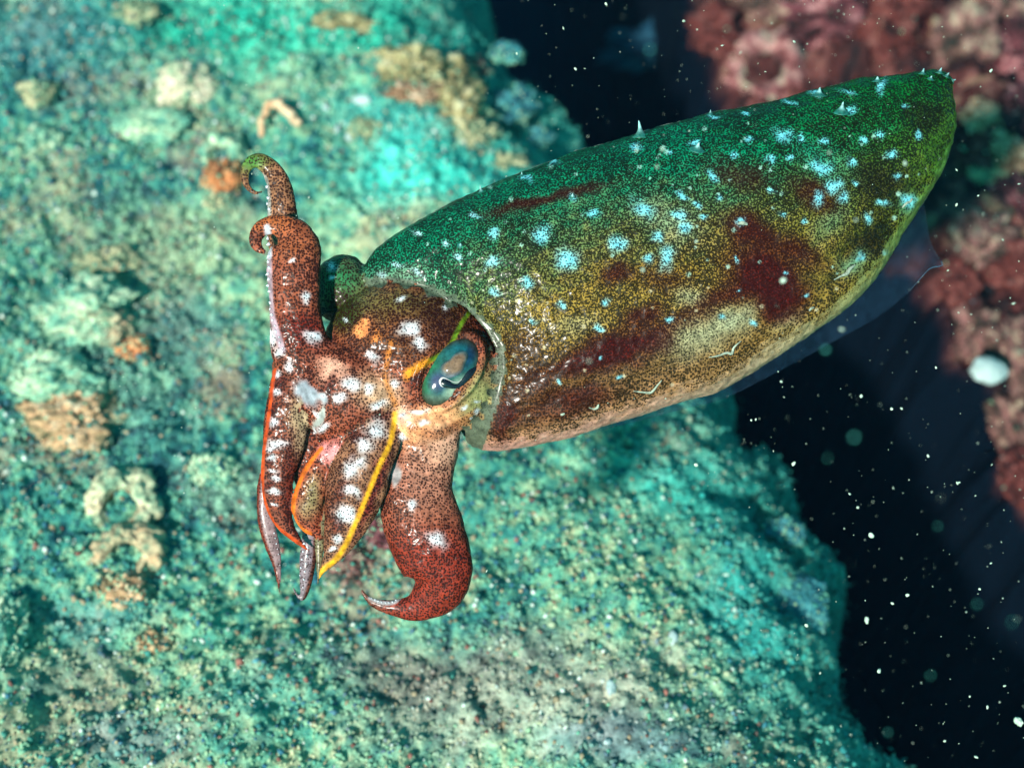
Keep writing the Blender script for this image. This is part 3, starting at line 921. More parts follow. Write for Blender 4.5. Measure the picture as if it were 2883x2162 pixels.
# white marks on head and arms
HW = [(1055, 1010, 17, 20, 0), (985, 1085, 30, 22, 0.3), (1035, 1100, 16, 16, 0), (1110, 1085, 20, 16, 0.6), (960, 1125, 22, 16, 0.3), (1060, 1145, 30, 14, -0.2), (1150, 930, 34, 18, -0.35),
      (1180, 965, 30, 16, 0.6), (1225, 830, 34, 10, -0.35), (1130, 850, 20, 8, -0.3), (1270, 860, 24, 9, -0.4), (1020, 1255, 24, 22, 0), (1060, 1210, 26, 26, 0), (985, 1320, 22, 30, 0.4),
      (1020, 1300, 16, 14, 0), (990, 1385, 26, 15, 0.3), (960, 1445, 17, 26, -0.3), (985, 1460, 16, 26, -0.3), (950, 1515, 16, 12, 0), (935, 1545, 12, 9, 0), (785, 1105, 17, 11, 0.2), (775, 1190, 14, 11, 0.3),
      (780, 1250, 24, 13, 0.2), (760, 1260, 10, 9, 0), (765, 1285, 14, 8, 0), (770, 1350, 18, 9, -0.2), (765, 1330, 14, 6, 0), (770, 1385, 14, 6, 0), (775, 1420, 12, 6, 0.2), (785, 1055, 14, 12, 0), (815, 1030, 18, 20, 0),
      (862, 836, 16, 15, 0), (885, 955, 24, 17, 0.4), (930, 750, 24, 15, 0), (940, 785, 12, 9, 0), (1225, 1520, 30, 20, 0.4), (1165, 1425, 12, 14, 0), (1130, 1235, 14, 10, 0), (905, 1115, 8, 7, 0), (880, 1160, 10, 8, 0),
      (1140, 1177, 14, 9, 0), (1190, 1190, 12, 8, 0), (976, 905, 10, 7, 0.4), (770, 945, 18, 34, 0), (785, 990, 16, 18, 0), (910, 1195, 16, 12, 0.5), (890, 1205, 9, 9, 0), (1345, 1120, 9, 9, 0), (1340, 1160, 7, 10, 0.4), (1328, 1182, 6, 6, 0),
      (1300, 1140, 10, 8, 0), (826, 730, 10, 9, 0), (1180, 1160, 20, 8, 0)]
for x, y, rx, ry, an in HW:
    lay(blob(x, y, rx * (1.2 if y > 1200 else 1.0), ry * (1.2 if y > 1200 else 1.0), an, 1.0) ** 1.2 * 0.95, (0.74, 0.73, 0.78), HA, 0.30)
# coloured keel lines
fj = 0.75 + 0.5 * fbm(np.stack([bx, by, bh], 1) / 7, 2, 91)
fj = fj[:, None]
YEL = [(1112, 1164), (1108, 1201), (1095, 1255), (1068, 1311), (1045, 1368), (1011, 1449), (987, 1504), (965, 1547), (940, 1580), (915, 1597), (901, 1616), (898, 1630)]
brk = 0.55 + 0.9 * fbm(np.stack([bx, by, bh], 1) / 11, 2, 95)
brk = np.clip(brk, 0, 1)
lay(stroke(YEL, 7.5, 0.7) * brk, np.array((0.78, 0.40, 0.03)) * fj, P(6) + H + P(7), 0.03)
lay(stroke([(1118, 1150), (1105, 1120), (1085, 1060), (1092, 1010), (1100, 965)], 8, 0.9) * 0.75 * brk * brk, np.array((0.55, 0.20, 0.04)) * fj, HA, 0.4)
lay(stroke([(1148, 1052), (1175, 1035), (1202, 1020), (1252, 990), (1272, 965), (1284, 940), (1300, 910), (1320, 881), (1330, 862)], 6.5, 0.7) * brk, np.array((0.16, 0.26, 0.02)) * fj, HA, 0.04)
lay(stroke([(1145, 1058), (1165, 1040), (1200, 1021)], 12, 0.9) * brk, np.array((0.70, 0.28, 0.03)) * fj, HA, 0.3)
lay(stroke([(774, 1040), (766, 1090), (757, 1168), (743, 1268), (738, 1352), (742, 1400), (758, 1449), (779, 1482), (812, 1508), (845, 1531), (871, 1550)], 5.0, 0.5) * brk, np.array((0.55, 0.09, 0.02)) * fj, P(4), 0.05)
lay(stroke([(905, 1262), (874, 1302), (853, 1337), (833, 1387), (825, 1435), (831, 1466), (848, 1488), (873, 1503)], 6.0, 0.6) * brk, np.array((0.72, 0.19, 0.03)) * fj, P(5), 0.05)
# pale sucker side along the raised arm and in the curls
lay(stroke([(756, 720), (758, 800), (764, 880), (778, 930), (796, 985)], 9, 0.5) * 0.85, (0.46, 0.34, 0.40), P(2), 0.05)
lay(stroke([(752, 640), (757, 680), (756, 720)], 9, 0.5) * 0.85, (0.5, 0.5, 0.56), P(2), 0.05)
lay(stroke([(724, 485), (745, 505), (753, 545), (756, 600)], 8, 0.5) * 0.7, (0.40, 0.42, 0.42), P(3), 0.12)
lay(stroke([(1042, 1682), (1074, 1696), (1110, 1694), (1135, 1670)], 6, 0.5) * 0.8, (0.44, 0.44, 0.46), P(7), 0.05)

me = body_me
me.name = 'body'
me.vertices.foreach_set('co', bv.ravel())
me.polygons.foreach_set('use_smooth', [True] * len(me.polygons))
me.materials.clear()
me.materials.append(M_SKIN)
for a in list(me.color_attributes): me.color_attributes.remove(a)
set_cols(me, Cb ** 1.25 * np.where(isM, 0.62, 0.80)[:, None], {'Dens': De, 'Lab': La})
da = me.color_attributes.new('Dark', 'FLOAT_COLOR', 'POINT')
dkc = np.ones((nb, 4), np.float32)
dkc[:, :3] = Dk
da.data.foreach_set('color', dkc.ravel())
me.update()

cut_loc = pix(1600, 800, -60)
CUT = empty('cuttlefish', cut_loc, 'brown and green cuttlefish with white spots hovering over the rock ledge, arms raised and curled', 'cuttlefish')
link('body', me, CUT)
npoly = len(me.polygons)
pv = np.empty(len(me.loops), np.int64)
me.loops.foreach_get('vertex_index', pv)
BVH = bvhtree.BVHTree.FromPolygons(bv.tolist(), pv.reshape(-1, 4).tolist())

def hit(px, py):
    d = Vector(ray(px, py))
    p, nrm, i, dist = BVH.ray_cast(Vector(CAM), d)
    if p is None: return None, None
    if nrm.dot(d) > 0: nrm = -nrm
    return np.array(p), np.array(nrm)

# ---- eye
eye_c = np.array((1266.0, 1048.0))
ea = math.atan2(-0.80, 0.60)          # long axis runs up to the right
ER = (109, 68)                        # half lengths in the picture plane
p0, _ = hit(1262, 1062)
eh = unpix(p0[None])[2][0]
nu, nv = 70, 96
th = np.linspace(0.0, math.pi * 0.62, nu)
fi = np.arange(nv) / nv * 2 * math.pi
T, Fi = np.meshgrid(th, fi, indexing='ij')
ca, sa = math.cos(ea), math.sin(ea)
EDEP = 30
a_, b_, c_ = np.sin(T) * np.cos(Fi) * ER[0], np.sin(T) * np.sin(Fi) * ER[1], np.cos(T) * EDEP
def eye_px(a, b): return eye_c[0] + a * ca - b * sa, eye_c[1] + a * sa + b * ca
def eye_h(px, py, lift=0.0):
    dx, dy = px - eye_c[0], py - eye_c[1]
    a, b = dx * ca + dy * sa, -dx * sa + dy * ca
    q = 1 - (a / ER[0]) ** 2 - (b / ER[1]) ** 2
    return eh - 24 + EDEP * math.sqrt(max(q, 0.02)) + lift
exx, eyy = eye_px(a_.ravel(), b_.ravel())
ev_ = pix(exx, eyy, eh - 24 + c_.ravel())
ef_ = grid_faces(nu, nv).tolist()
def ecol():
    x, y = exx, eyy
    def bl(cx, cy, rx, ry, an, so=0.8):
        c, s = math.cos(an), math.sin(an)
        dx, dy = x - cx, y - cy
        d = np.hypot((dx * c + dy * s) / rx, (-dx * s + dy * c) / ry)
        return sstep(1 + so * .5, 1 - so, d)[:, None]
    c = np.tile(np.array((0.015, 0.08, 0.07)), (len(x), 1))
    def put(w, k):
        nonlocal c
        c = c * (1 - w) + np.array(k) * w
    put(bl(1200, 1060, 34, 70, 0.2), (0.012, 0.11, 0.04))
    put(bl(1310, 960, 60, 70, 0.3), (0.006, 0.07, 0.09))
    put(bl(1330, 990, 20, 60, 0.4), (0.005, 0.025, 0.06))
    put(bl(1232, 1075, 30, 34, 0), (0.02, 0.03, 0.09))
    put(bl(1285, 1100, 54, 26, -0.8), (0.24, 0.30, 0.22))
    put(bl(1235, 1130, 60, 18, 0.15), (0.08, 0.11, 0.08))
    put(bl(1310, 1085, 14, 66, 0.72), (0.10, 0.12, 0.15))
    rim = sstep(0.72, 1.0, np.sin(T).ravel() + (T.ravel() > 1.57) * 1.0)[:, None]
    put(rim * 0.9, (0.03, 0.025, 0.012))
    c = c * 0.75
    return c
eye = link('eye', mesh_from('eye', ev_, ef_, M_EYE, True, ecol()), CUT)

def tube(path, radii, m=10, flat=1.0):
    """tapered tube through world points"""
    p = np.asarray(path, float)
    n = len(p)
    tg = np.gradient(p, axis=0)
    tg /= np.linalg.norm(tg, axis=1)[:, None] + 1e-12
    up = BACK
    sd = np.cross(tg, up)
    sd /= np.linalg.norm(sd, axis=1)[:, None] + 1e-9
    up2 = np.cross(sd, tg)
    a = np.arange(m) / m * 2 * math.pi
    r = np.asarray(radii)[:, None, None]
    v = p[:, None] + r * (np.cos(a)[None, :, None] * sd[:, None] + flat * np.sin(a)[None, :, None] * up2[:, None])
    f = grid_faces(n, m).tolist() + [list(range(m))[::-1], [(n - 1) * m + k for k in range(m)]]
    return v.reshape(-1, 3), f

def eye_tube(name, pts, mat, parent, lift, flat=0.6):
    q = catmull(pts, 40)
    w = np.array([pix(x, y, eye_h(x, y, lift)) for x, y, _ in q])
    v, f = tube(w, np.maximum(q[:, 2], 0.6) * S, 10, flat)
    return link(name, mesh_from(name, v, f, mat), parent)
eye_tube('pupil', [(1243, 1071, 6), (1249, 1078, 11), (1259, 1080, 11), (1272, 1086, 8), (1288, 1086, 7), (1300, 1077, 8), (1311, 1064, 10), (1324, 1048, 11), (1340, 1034, 5)], M_PUPIL, eye, 0.0, 0.35)
eye_tube('pupil_edge', [(1250, 1089, 1.0), (1243, 1085, 3.0), (1239, 1074, 3.6), (1244, 1065, 3.0), (1251, 1064, 1.8), (1262, 1069, 0.9), (1276, 1075, 0.7), (1290, 1076, 0.7), (1301, 1067, 0.5)], M_SILVER, eye, 1.5, 0.5)
# tan flap of the eyelid hanging over the pupil
nu2, nv2 = 22, 44
th2 = np.linspace(0.02, math.pi / 2, nu2)
T2, F2 = np.meshgrid(th2, np.arange(nv2) / nv2 * 2 * math.pi, indexing='ij')
lobe = 1 + 0.16 * np.sin(2 * F2 + 0.9) + 0.10 * np.sin(3 * F2 + 2.0) + 0.05 * np.sin(5 * F2)
fa, fb, fc = np.sin(T2) * np.cos(F2) * 42 * lobe, np.sin(T2) * np.sin(F2) * 31 * lobe, np.cos(T2) * 12
fx, fy = 1280 + fa * ca - fb * sa, 1028 + fa * sa + fb * ca
fhh = np.array([eye_h(x, y, -3) for x, y in zip(fx.ravel(), fy.ravel())]) + fc.ravel()
fpts = pix(fx.ravel(), fy.ravel(), fhh)
fw = fbm(fpts * 900, 3, 12)[:, None]
fr = sstep(0.55, 1.0, np.sin(T2).ravel())[:, None]
fcol = (np.array((0.09, 0.05, 0.035)) * (1 - fw) + np.array((0.19, 0.11, 0.065)) * fw) * (1 - fr) + np.array((0.02, 0.06, 0.07)) * fr
low_ = sstep(1040, 1062, fy.ravel())[:, None]
fcol = fcol * (1 - 0.6 * low_) + np.array((0.10, 0.10, 0.13)) * 0.6 * low_
link('eyelid', mesh_from('eyelid', fpts, grid_faces(nu2, nv2).tolist(), M_EYE, True, fcol), eye)

# ---- skin papillae and white ridges on the mantle
def papilla(px, py, hgt, wid, dirv, bend=0.25):
    p, nr = hit(px, py)
    if p is None: return
    d = dirv[0] * RIGHT + dirv[1] * UP + dirv[2] * BACK
    d = d / np.linalg.norm(d)
    k = np.linspace(0, 1, 12)
    side = np.cross(d, BACK)
    path = p - d * hgt * S * 0.2 + np.outer(k, d) * hgt * S * 1.2 + np.outer(k ** 2, side) * bend * hgt * S
    r = 0.9 * wid * S * ((1 - k) ** 3.2 * 1.35 + 0.20 * (1 - k ** 8))
    v, f = tube(path, np.maximum(r, 0.3 * S), 12)
    kc = np.repeat(sstep(0.15, 0.75, k), 12)[:, None]
    link('papilla', mesh_from('papilla', v, f, M_PAPILLA, True, np.array((0.012, 0.09, 0.07)) * (1 - kc) + np.array((0.22, 0.40, 0.40)) * kc), CUT)
for a in ((1803, 380, 40, 19, (0, 1, .2), -0.15), (1964, 418, 18, 18, (.1, 1, .7), 0.1), (2306, 268, 22, 20, (0, 1, .2), 0.1), (2369, 312, 26, 18, (0, 1, .6), 0.1), (2597, 208, 15, 11, (0.1, 1, .1), 0.2),
          (2645, 206, 16, 12, (.2, 1, .1), 0.2), (2620, 222, 9, 9, (.3, 1, .6), 0), (2664, 216, 13, 10, (.5, 1, .2), 0.2), (2682, 228, 10, 8, (1, .6, .1), 0.2), (1355, 540, 20, 10, (-.3, 1, .5), 0.1),
          (1469, 494, 10, 7, (0, 1, .3), 0), (2000, 322, 12, 8, (0, 1, .2), 0), (1612, 553, 10, 9, (0, .8, 1), 0), (1297, 690, 8, 8, (0, .5, 1), 0), (2470, 228, 12, 14, (0, 1, .3), 0)):
    papilla(*a)

def ridge(pts, w):
    q = catmull([(x, y, ww) for (x, y), ww in zip(pts, w)], 26)
    path, rr = [], []
    for x, y, ww in q:
        p, nr = hit(x, y)
        if p is None: continue
        path.append(p + nr * 0.1 * ww * S)
        rr.append(max(ww * 0.8, 0.5) * S)
    v, f = tube(path, rr, 8, 0.7)
    link('skin_ridge', mesh_from('skin_ridge', v, f, M_PAPILLA, True, np.tile(np.array((0.22, 0.24, 0.19)), (len(v), 1))), CUT)
ridge([(1783, 1101), (1810, 1104), (1832, 1104), (1848, 1088), (1863, 1070)], [1.0, 3, 5, 3.5, 1.5])
ridge([(1995, 1006), (2020, 1002), (2046, 993), (2060, 995), (2066, 978), (2086, 960)], [1.5, 3, 4.5, 5.5, 4, 1.5])
ridge([(2348, 788), (2370, 776), (2384, 770), (2392, 758), (2408, 745)], [2, 4, 7, 6, 2])
ridge([(2540, 585), (2552, 572), (2562, 568), (2568, 560)], [3, 5, 4, 4])
ridge([(1658, 1147), (1672, 1151), (1682, 1146), (1685, 1138)], [1, 4, 5, 2])
ridge([(2078, 630), (2090, 628), (2104, 632)], [4, 7, 4])
ridge([(2278, 875), (2284, 868), (2292, 866)], [3, 5, 2])
ridge([(1578, 1167), (1583, 1166), (1590, 1164)], [3, 5, 3])

# ---- suckers (tiny, one joined part)
sp, ssz = [], []
def sucker_line(pts, n, r0, r1, zig=0.0):
    q = catmull(pts, n)
    for k, (x, y) in enumerate(q):
        p, nr = hit(x + (zig if k % 2 else -zig), y)
        if p is None: continue
        sp.append(p + nr * 1.0 * S)
        ssz.append((r0 + (r1 - r0) * k / max(1, n - 1)) * S)
sucker_line([(757, 672), (757, 720), (757, 800), (764, 880), (778, 930), (795, 980)], 20, 9, 4.5, 1.5)
sucker_line([(728, 488), (746, 506), (753, 545), (757, 590)], 8, 5, 8, 2)
sucker_line([(862, 1530), (856, 1580), (850, 1630), (846, 1664)], 13, 5, 3, 6)
sucker_line([(1046, 1684), (1076, 1695), (1108, 1694), (1130, 1676)], 10, 3, 4, 0)
sucker_line([(772, 1500), (782, 1550), (788, 1590)], 7, 3.5, 2, 0)
sp, ssz = np.array(sp), np.array(ssz)
a1, b1, c1 = grains(sp, ssz, np.full(len(sp), 0.8), np.ones((len(sp), 3)))
link('suckers', mesh_from('suckers', a1, b1, M_SUCKER), CUT, kind='stuff')

# ---- fin membrane along the lateral edge
def fin_mesh():
    n, m = 120, 9
    t0, t1 = 0.16, 0.80
    ts = np.linspace(t0, t1, n)
    Lx, Ly = np.interp(ts, tt, L_[:, 0]), np.interp(ts, tt, L_[:, 1])
    hx = np.interp(ts, tt, mc)
    out = np.stack([np.gradient(Ly), -np.gradient(Lx)], 1)
    out = -out / np.linalg.norm(out, axis=1)[:, None]
    wid = np.interp(ts, [0.16, 0.3, 0.45, 0.58, 0.64, 0.69, 0.735, 0.765, 0.80], [6, 16, 34, 56, 84, 100, 118, 66, 4])
    tip = np.exp(-((ts - 0.738) / 0.012) ** 2)
    wv = np.sin(ts * 46) * 10
    vs = []
    for side in (1, -1):
        for j in range(m):
            k = j / (m - 1)
            w = (-14 + (wid + 14) * k)
            x = Lx + out[:, 0] * w + 22 * tip * k
            y = Ly + out[:, 1] * w + 12 * tip * k
            h = hx - 22 * k + wv * k * k + side * (2.2 * (1 - k) + 0.6)
            vs.append(pix(x, y, h))
    v = np.stack(vs, 1)                     # n, 2m, 3 : near surface out, far surface back
    v = np.concatenate([v[:, :m], v[:, :m - 1:-1]], 1)
    f = grid_faces(n, 2 * m).tolist() + [list(range(2 * m))[::-1], [(n - 1) * 2 * m + k for k in range(2 * m)]]
    edge = v[:, m - 1][(ts > 0.675) & (ts < 0.742)]
    return mesh_from('fin', v.reshape(-1, 3), f, M_FIN), edge
fin_me, fin_edge = fin_mesh()
FIN = link('fin', fin_me, CUT)
ne_ = len(fin_edge)
v, f = tube(fin_edge, np.linspace(0.4, 2.0, ne_) * S, 8)
link('fin_edge', mesh_from('fin_edge', v, f, M_FINEDGE), FIN)

# ------------------------------------------------------------------ rocks, tubes and shells
def ico(level):
    v = [tuple(p) for p in ICO_V]
    f = [tuple(q) for q in ICO_F]
    for _ in range(level):
        cache, nf = {}, []
        def mid(a, b):
            k = (min(a, b), max(a, b))
            if k not in cache:
                p = (np.array(v[a]) + np.array(v[b])) / 2
                v.append(tuple(p / np.linalg.norm(p)))
                cache[k] = len(v) - 1
            return cache[k]
        for a, b, c in f:
            ab, bc, ca_ = mid(a, b), mid(b, c), mid(c, a)
            nf += [(a, ab, ca_), (b, bc, ab), (c, ca_, bc), (ab, bc, ca_)]
        f = nf
    return np.array(v), np.array(f)
IV4, IF4 = ico(4)
IV2, IF2 = ico(2)

def lump_mesh(name, c, size, cols, seed, rough=0.5, freq=1.6, hole=None, mat=None, sphere=None, grit=0):
    """knobbly lump; size = half lengths in metres (x, y, z); hole = (direction, radius, depth)"""
    V0, F0 = sphere or (IV4, IF4)
    nz = fbm(V0 * freq + seed * 7.1, 3, seed) - 0.5
    nz2 = np.abs(fbm(V0 * freq * 3.3 + seed * 3.7, 3, seed + 3) - 0.5)
    nz3 = fbm(V0 * freq * 9 + seed, 2, seed + 5) - 0.5
    r = 1 + rough * (1.6 * nz - 0.9 * nz2 + 0.45 * nz3)
    k = fbm(V0 * 2.6 + seed * 1.9, 3, seed + 8) * 0.55 + fbm(V0 * 8.5 + seed * 2.3, 3, seed + 9) * 0.45
    col = pal(k * 3.0 - 1.0, cols)
    base_ = sstep(0.35, -0.15, V0[:, 2] + (k - 0.5) * 0.8)[:, None] * (0.7 if c[2] > -0.06 and mat is None else 0)
    col = col * (1 - base_) + pal(k * 2.0 - 0.5, TEAL) * base_
    if hole is not None:
        d = np.array(hole[0], float)
        d /= np.linalg.norm(d)
        ang = np.arccos(np.clip(V0 @ d, -1, 1))
        w = sstep(hole[1], hole[1] * 0.45, ang + nz3 * 0.25)
        r = r * (1 - w * hole[2]) + 0.10 * np.exp(-((ang - hole[1] * 1.1) / (hole[1] * 0.35)) ** 2)
        if len(hole) > 3:
            col = col * (1 - w[:, None] * .8) + np.array(hole[3]) * w[:, None] * .8
    v = V0 * r[:, None] * np.asarray(size) + c
    if grit:
        ids = RNG.choice(len(v), int(len(v) * grit), replace=False)
        ids = ids[(v[ids] - c) @ np.array((-0.3, -0.4, 0.8)) > -0.3 * min(size)]
        XTRA_P.append(v[ids] + RNG.normal(0, 0.0006, (len(ids), 3)))
        XTRA_C.append(col[ids])
        XTRA_M.append(np.full(len(ids), 0.35 if c[2] > -0.06 else 0.04))
    return mesh_from(name, v, F0, mat or M_ROCK, True, col)

TAN = [(0.05, 0.10, 0.07), (0.16, 0.22, 0.13), (0.36, 0.34, 0.19), (0.52, 0.44, 0.28)]
TANO = [(0.10, 0.10, 0.05), (0.30, 0.20, 0.11), (0.50, 0.28, 0.15), (0.55, 0.44, 0.30)]
GRN = [(0.06, 0.20, 0.16), (0.14, 0.34, 0.24), (0.30, 0.44, 0.28), (0.48, 0.52, 0.36)]
ORG = [(0.12, 0.04, 0.02), (0.42, 0.14, 0.05), (0.58, 0.24, 0.10), (0.45, 0.36, 0.2)]
YELT = [(0.05, 0.07, 0.04), (0.20, 0.17, 0.08), (0.38, 0.31, 0.15), (0.46, 0.42, 0.27)]
PNK = [(0.006, 0.006, 0.006), (0.04, 0.012, 0.014), (0.15, 0.04, 0.05), (0.38, 0.19, 0.19)]
PNK2 = [(0.010, 0.014, 0.012), (0.07, 0.04, 0.03), (0.20, 0.085, 0.08), (0.30, 0.24, 0.17)]
RED = [(0.015, 0.006, 0.006), (0.06, 0.012, 0.01), (0.12, 0.03, 0.026), (0.18, 0.07, 0.06)]
CRM = [(0.06, 0.03, 0.02), (0.22, 0.11, 0.06), (0.38, 0.24, 0.15), (0.50, 0.38, 0.28)]
TEALR = [(0.01, 0.05, 0.08), (0.02, 0.12, 0.15), (0.04, 0.20, 0.22), (0.10, 0.30, 0.28)]

def rock(name, px, py, rx, ry, cols, seed, label, cat='rock', z=0.0, sink=0.38, rough=0.7, freq=1.9, hole=None, mat=None, hz=0.68, sphere=None, zsnap=True):
    """rx, ry: half size in picture points; stands on the sea bed where the line of sight meets it"""
    c = on_plane(px, py, z)
    if zsnap:
        for _ in range(3):
            zz = terrain(c[None, :2])[0][0]
            c = on_plane(px, py, zz if abs(zz - z) < 0.08 else z)
    k = np.linalg.norm((c - CAM) @ FWD) / DPX
    sx, sy = rx * k, ry * k
    sz = min(sx, sy) * hz
    ysz = sy / 0.86
    c = c + np.array((0, 0, sz * (1 - 2 * sink) * 0.5))
    o = link(name, lump_mesh(name, c, (sx, ysz, sz), cols, seed, rough, freq, hole, mat, sphere, (0.22 if z > -0.05 else 0.22) if (mat is None and z > -0.2) else 0), label=label, cat=cat)
    return o

toward = tuple(BACK)
def ring(name, px, py, rpx, cols, throat, seed, label, cat, z=0.0, asp=1.0):
    """crusty tube growth with an open mouth, standing on the sea bed"""
    c = on_plane(px, py, z)
    for _ in range(3):
        zz = terrain(c[None, :2])[0][0]
        c = on_plane(px, py, zz if abs(zz - z) < 0.08 else z)
    R = rpx * np.linalg.norm((c - CAM) @ FWD) / DPX
    prof = catmull([(1.18, -0.55), (1.12, -0.1), (1.02, 0.22), (0.84, 0.40), (0.62, 0.38), (0.46, 0.18), (0.40, -0.15), (0.36, -0.5), (0.02, -0.62)], 46)
    m = 90
    a = np.arange(m) / m * 2 * math.pi
    ax = np.array((-0.10, -0.50, 0.86)); ax /= np.linalg.norm(ax)
    e1 = np.cross((0, 1, 0), ax); e1 /= np.linalg.norm(e1)
    e2 = np.cross(ax, e1)
    dirs = np.cos(a)[:, None] * e1 + np.sin(a)[:, None] * e2 * asp
    v = (prof[:, None, 0:1] * dirs[None] + prof[:, None, 1:2] * ax).reshape(-1, 3)
    nz = fbm(v * 2.0 + seed * 3.1, 3, seed) - 0.5
    nz2 = fbm(v * 6.5 + seed, 3, seed + 1) - 0.5
    v = v * (1 + 0.75 * nz + 0.35 * nz2)[:, None] + 0.12 * np.stack([nz2, -nz2, nz2 * 1.5], 1)
    k = fbm(v * 3.2 + seed * 1.3, 4, seed + 4)
    col = pal(k * 2.4 - 0.7, cols)
    th = np.repeat(sstep(0.52, 0.75, np.linspace(0, 1, 46)), m)[:, None]
    col = col * (1 - th) + np.array(throat) * (0.5 + k[:, None]) * th
    f = grid_faces(46, m).tolist() + [list(range(m))[::-1], [45 * m + q for q in range(m)]]
    return link(name, mesh_from(name, v * R + c, f, M_ROCK, True, col), label=label, cat=cat)
rock('sponge_lump', 530, 250, 88, 72, [(0.18, 0.32, 0.2), (0.42, 0.44, 0.28), (0.58, 0.46, 0.34), (0.62, 0.56, 0.42)], 3, 'smooth pale cream sponge lump with pinkish underside on the ledge', 'sponge', rough=0.7)
rock('encrusted_lump', 440, 360, 120, 60, GRN, 4, 'low grey-green encrusted mound just below the pale cream sponge', 'rock', sink=0.45)
ring('sponge_tube', 622, 440, 60, GRN, (0.03, 0.05, 0.02), 6, 'green-rimmed sponge tube with a dark open mouth above an orange lump', 'sponge')
rock('orange_sponge', 630, 505, 62, 56, ORG, 8, 'bright orange sponge lump beside the curled tip of a raised arm', 'sponge', rough=0.7)
rock('encrusted_lump', 620, 575, 40, 26, TAN, 9, 'small brown lump under the orange sponge', 'rock')
rock('encrusted_lump', 300, 760, 95, 62, TAN, 10, 'pale tan ragged lump above a hollowed brown clump', 'rock', rough=0.8)
rock('encrusted_lump', 250, 880, 130, 85, GRN, 11, 'green turf-covered boulder with a bright white scuff', 'rock', rough=0.8)
ring('sponge_tube', 285, 925, 74, [(0.10, 0.20, 0.13), (0.26, 0.28, 0.18), (0.42, 0.32, 0.2), (0.42, 0.24, 0.14)], (0.16, 0.06, 0.03), 12, 'rust-brown hollow tube in the turf-covered boulder', 'sponge', asp=0.75)
rock('encrusted_lump', 380, 985, 50, 34, ORG, 15, 'small orange-pink nodule beside a dark crack', 'rock', rough=0.7)
rock('encrusted_lump', 150, 1070, 140, 80, GRN, 13, 'broad pale green mound above an orange-tan one', 'rock', rough=0.8)
rock('encrusted_lump', 205, 1190, 150, 88, TANO, 14, 'broad orange-tan encrusted mound on the open ledge', 'rock', rough=0.755)
ring('sponge_tube', 345, 1425, 96, [(0.14, 0.24, 0.16), (0.30, 0.36, 0.23), (0.46, 0.44, 0.28), (0.52, 0.42, 0.28)], (0.22, 0.075, 0.03), 16, 'green-rimmed sponge tube with a rusty orange throat', 'sponge')
ring('sponge_tube', 360, 1560, 92, [(0.12, 0.20, 0.13), (0.34, 0.28, 0.17), (0.46, 0.36, 0.22), (0.50, 0.30, 0.17)], (0.04, 0.12, 0.10), 33, 'tan ring-shaped sponge tube with a green hollow below the rusty-throated one', 'sponge', asp=0.8)
rock('encrusted_lump', 350, 1665, 80, 44, TANO, 18, 'orange-brown lump at the foot of the tan ring-shaped tube', 'rock', rough=0.8)
rock('encrusted_lump', 15, 1800, 70, 120, GRN, 19, 'tall pale green mound at the left end of the ledge', 'rock', rough=0.75)
rock('encrusted_lump', 430, 1810, 45, 30, TANO, 20, 'small brown stone with a dark crack under it', 'rock', rough=0.8)
rock('encrusted_lump', 610, 1320, 62, 46, GRN, 22, 'pale whitish-green patch of crust between sponge tube and arm tips', 'rock', rough=0.75, sink=0.4)
rock('encrusted_lump', 110, 270, 60, 42, TAN, 24, 'cream pebble mound in the blue grit', 'rock', rough=0.75)
rock('encrusted_lump', 120, 400, 62, 46, GRN, 25, 'pale green pebble mound near the cream one', 'rock', rough=0.75)
rock('encrusted_lump', 395, 40, 62, 40, TAN, 26, 'tan lump at the far edge of the grit', 'rock', rough=0.8)
rock('encrusted_lump', 960, 75, 105, 42, YELT, 27, 'long tan double lump lying in teal turf', 'rock', rough=0.7)
for k, (x, y, rx, ry, cols, lab) in enumerate((
        (1130, 190, 95, 60, YELT, 'yellow-tan knobbly rubble piece topmost of the rubble heap'), (1230, 215, 100, 60, YELT, 'pale yellow lump in the middle of the rubble heap'),
        (1165, 265, 70, 36, CRM, 'cream-pink bar of rubble in the heap'), (1280, 300, 90, 80, YELT, 'large golden-tan rubble lump low in the heap'),
        (1330, 195, 50, 36, PNK2, 'small pinkish rubble piece beside a dark hole'), (1335, 380, 62, 45, TAN, 'brown rubble piece at the foot of the heap'),
        (1450, 300, 70, 56, TEALR, 'dark teal-green rubble piece near the drop-off'), (1430, 150, 46, 30, TEALR, 'small teal rubble piece by a hole at the drop-off'),
        (1420, 455, 50, 28, TAN, 'tan rubble scrap in teal turf behind the mantle'), (1500, 390, 50, 30, TEALR, 'dark teal knob of rock at the drop-off'))):
    rock('coral_rubble', x, y, rx, ry, cols, 40 + k, lab, 'rubble', rough=1.0, freq=2.4, sink=0.45, hz=0.7)
rock('encrusted_lump', 1025, 370, 46, 38, TAN, 61, 'tan lump with two white shells against it', 'rock', rough=0.75)
for k, (x, y, rx, ry, lab) in enumerate(((950, 365, 13, 22, 'upright white shell chip on the tan lump'), (983, 385, 14, 22, 'rounded white shell chip against the tan lump'), (405, 404, 19, 12, 'small white oval shell lying on the grit'),
                                         (203, 845, 30, 26, 'bright white crust scuff on the turf-covered boulder'), (1020, 285, 42, 18, 'white shell fragment in bright teal turf'), (918, 305, 15, 14, 'small white shell beside the shell fragment'), (1895, 1795, 18, 26, 'white shell chip near the drop-off'), (1720, 1935, 20, 26, 'white streaked shell chip in turf'), (1710, 2090, 14, 14, 'tiny bluish white pebble on the turf'))):
    rock('shell_chip', x, y, rx * 0.75, ry * 0.75, [(0.8, 0.8, 0.8)] * 2, 70 + k, lab, 'shell', rough=0.6, mat=M_SHELL, sphere=(IV2, IF2), hz=1.0)
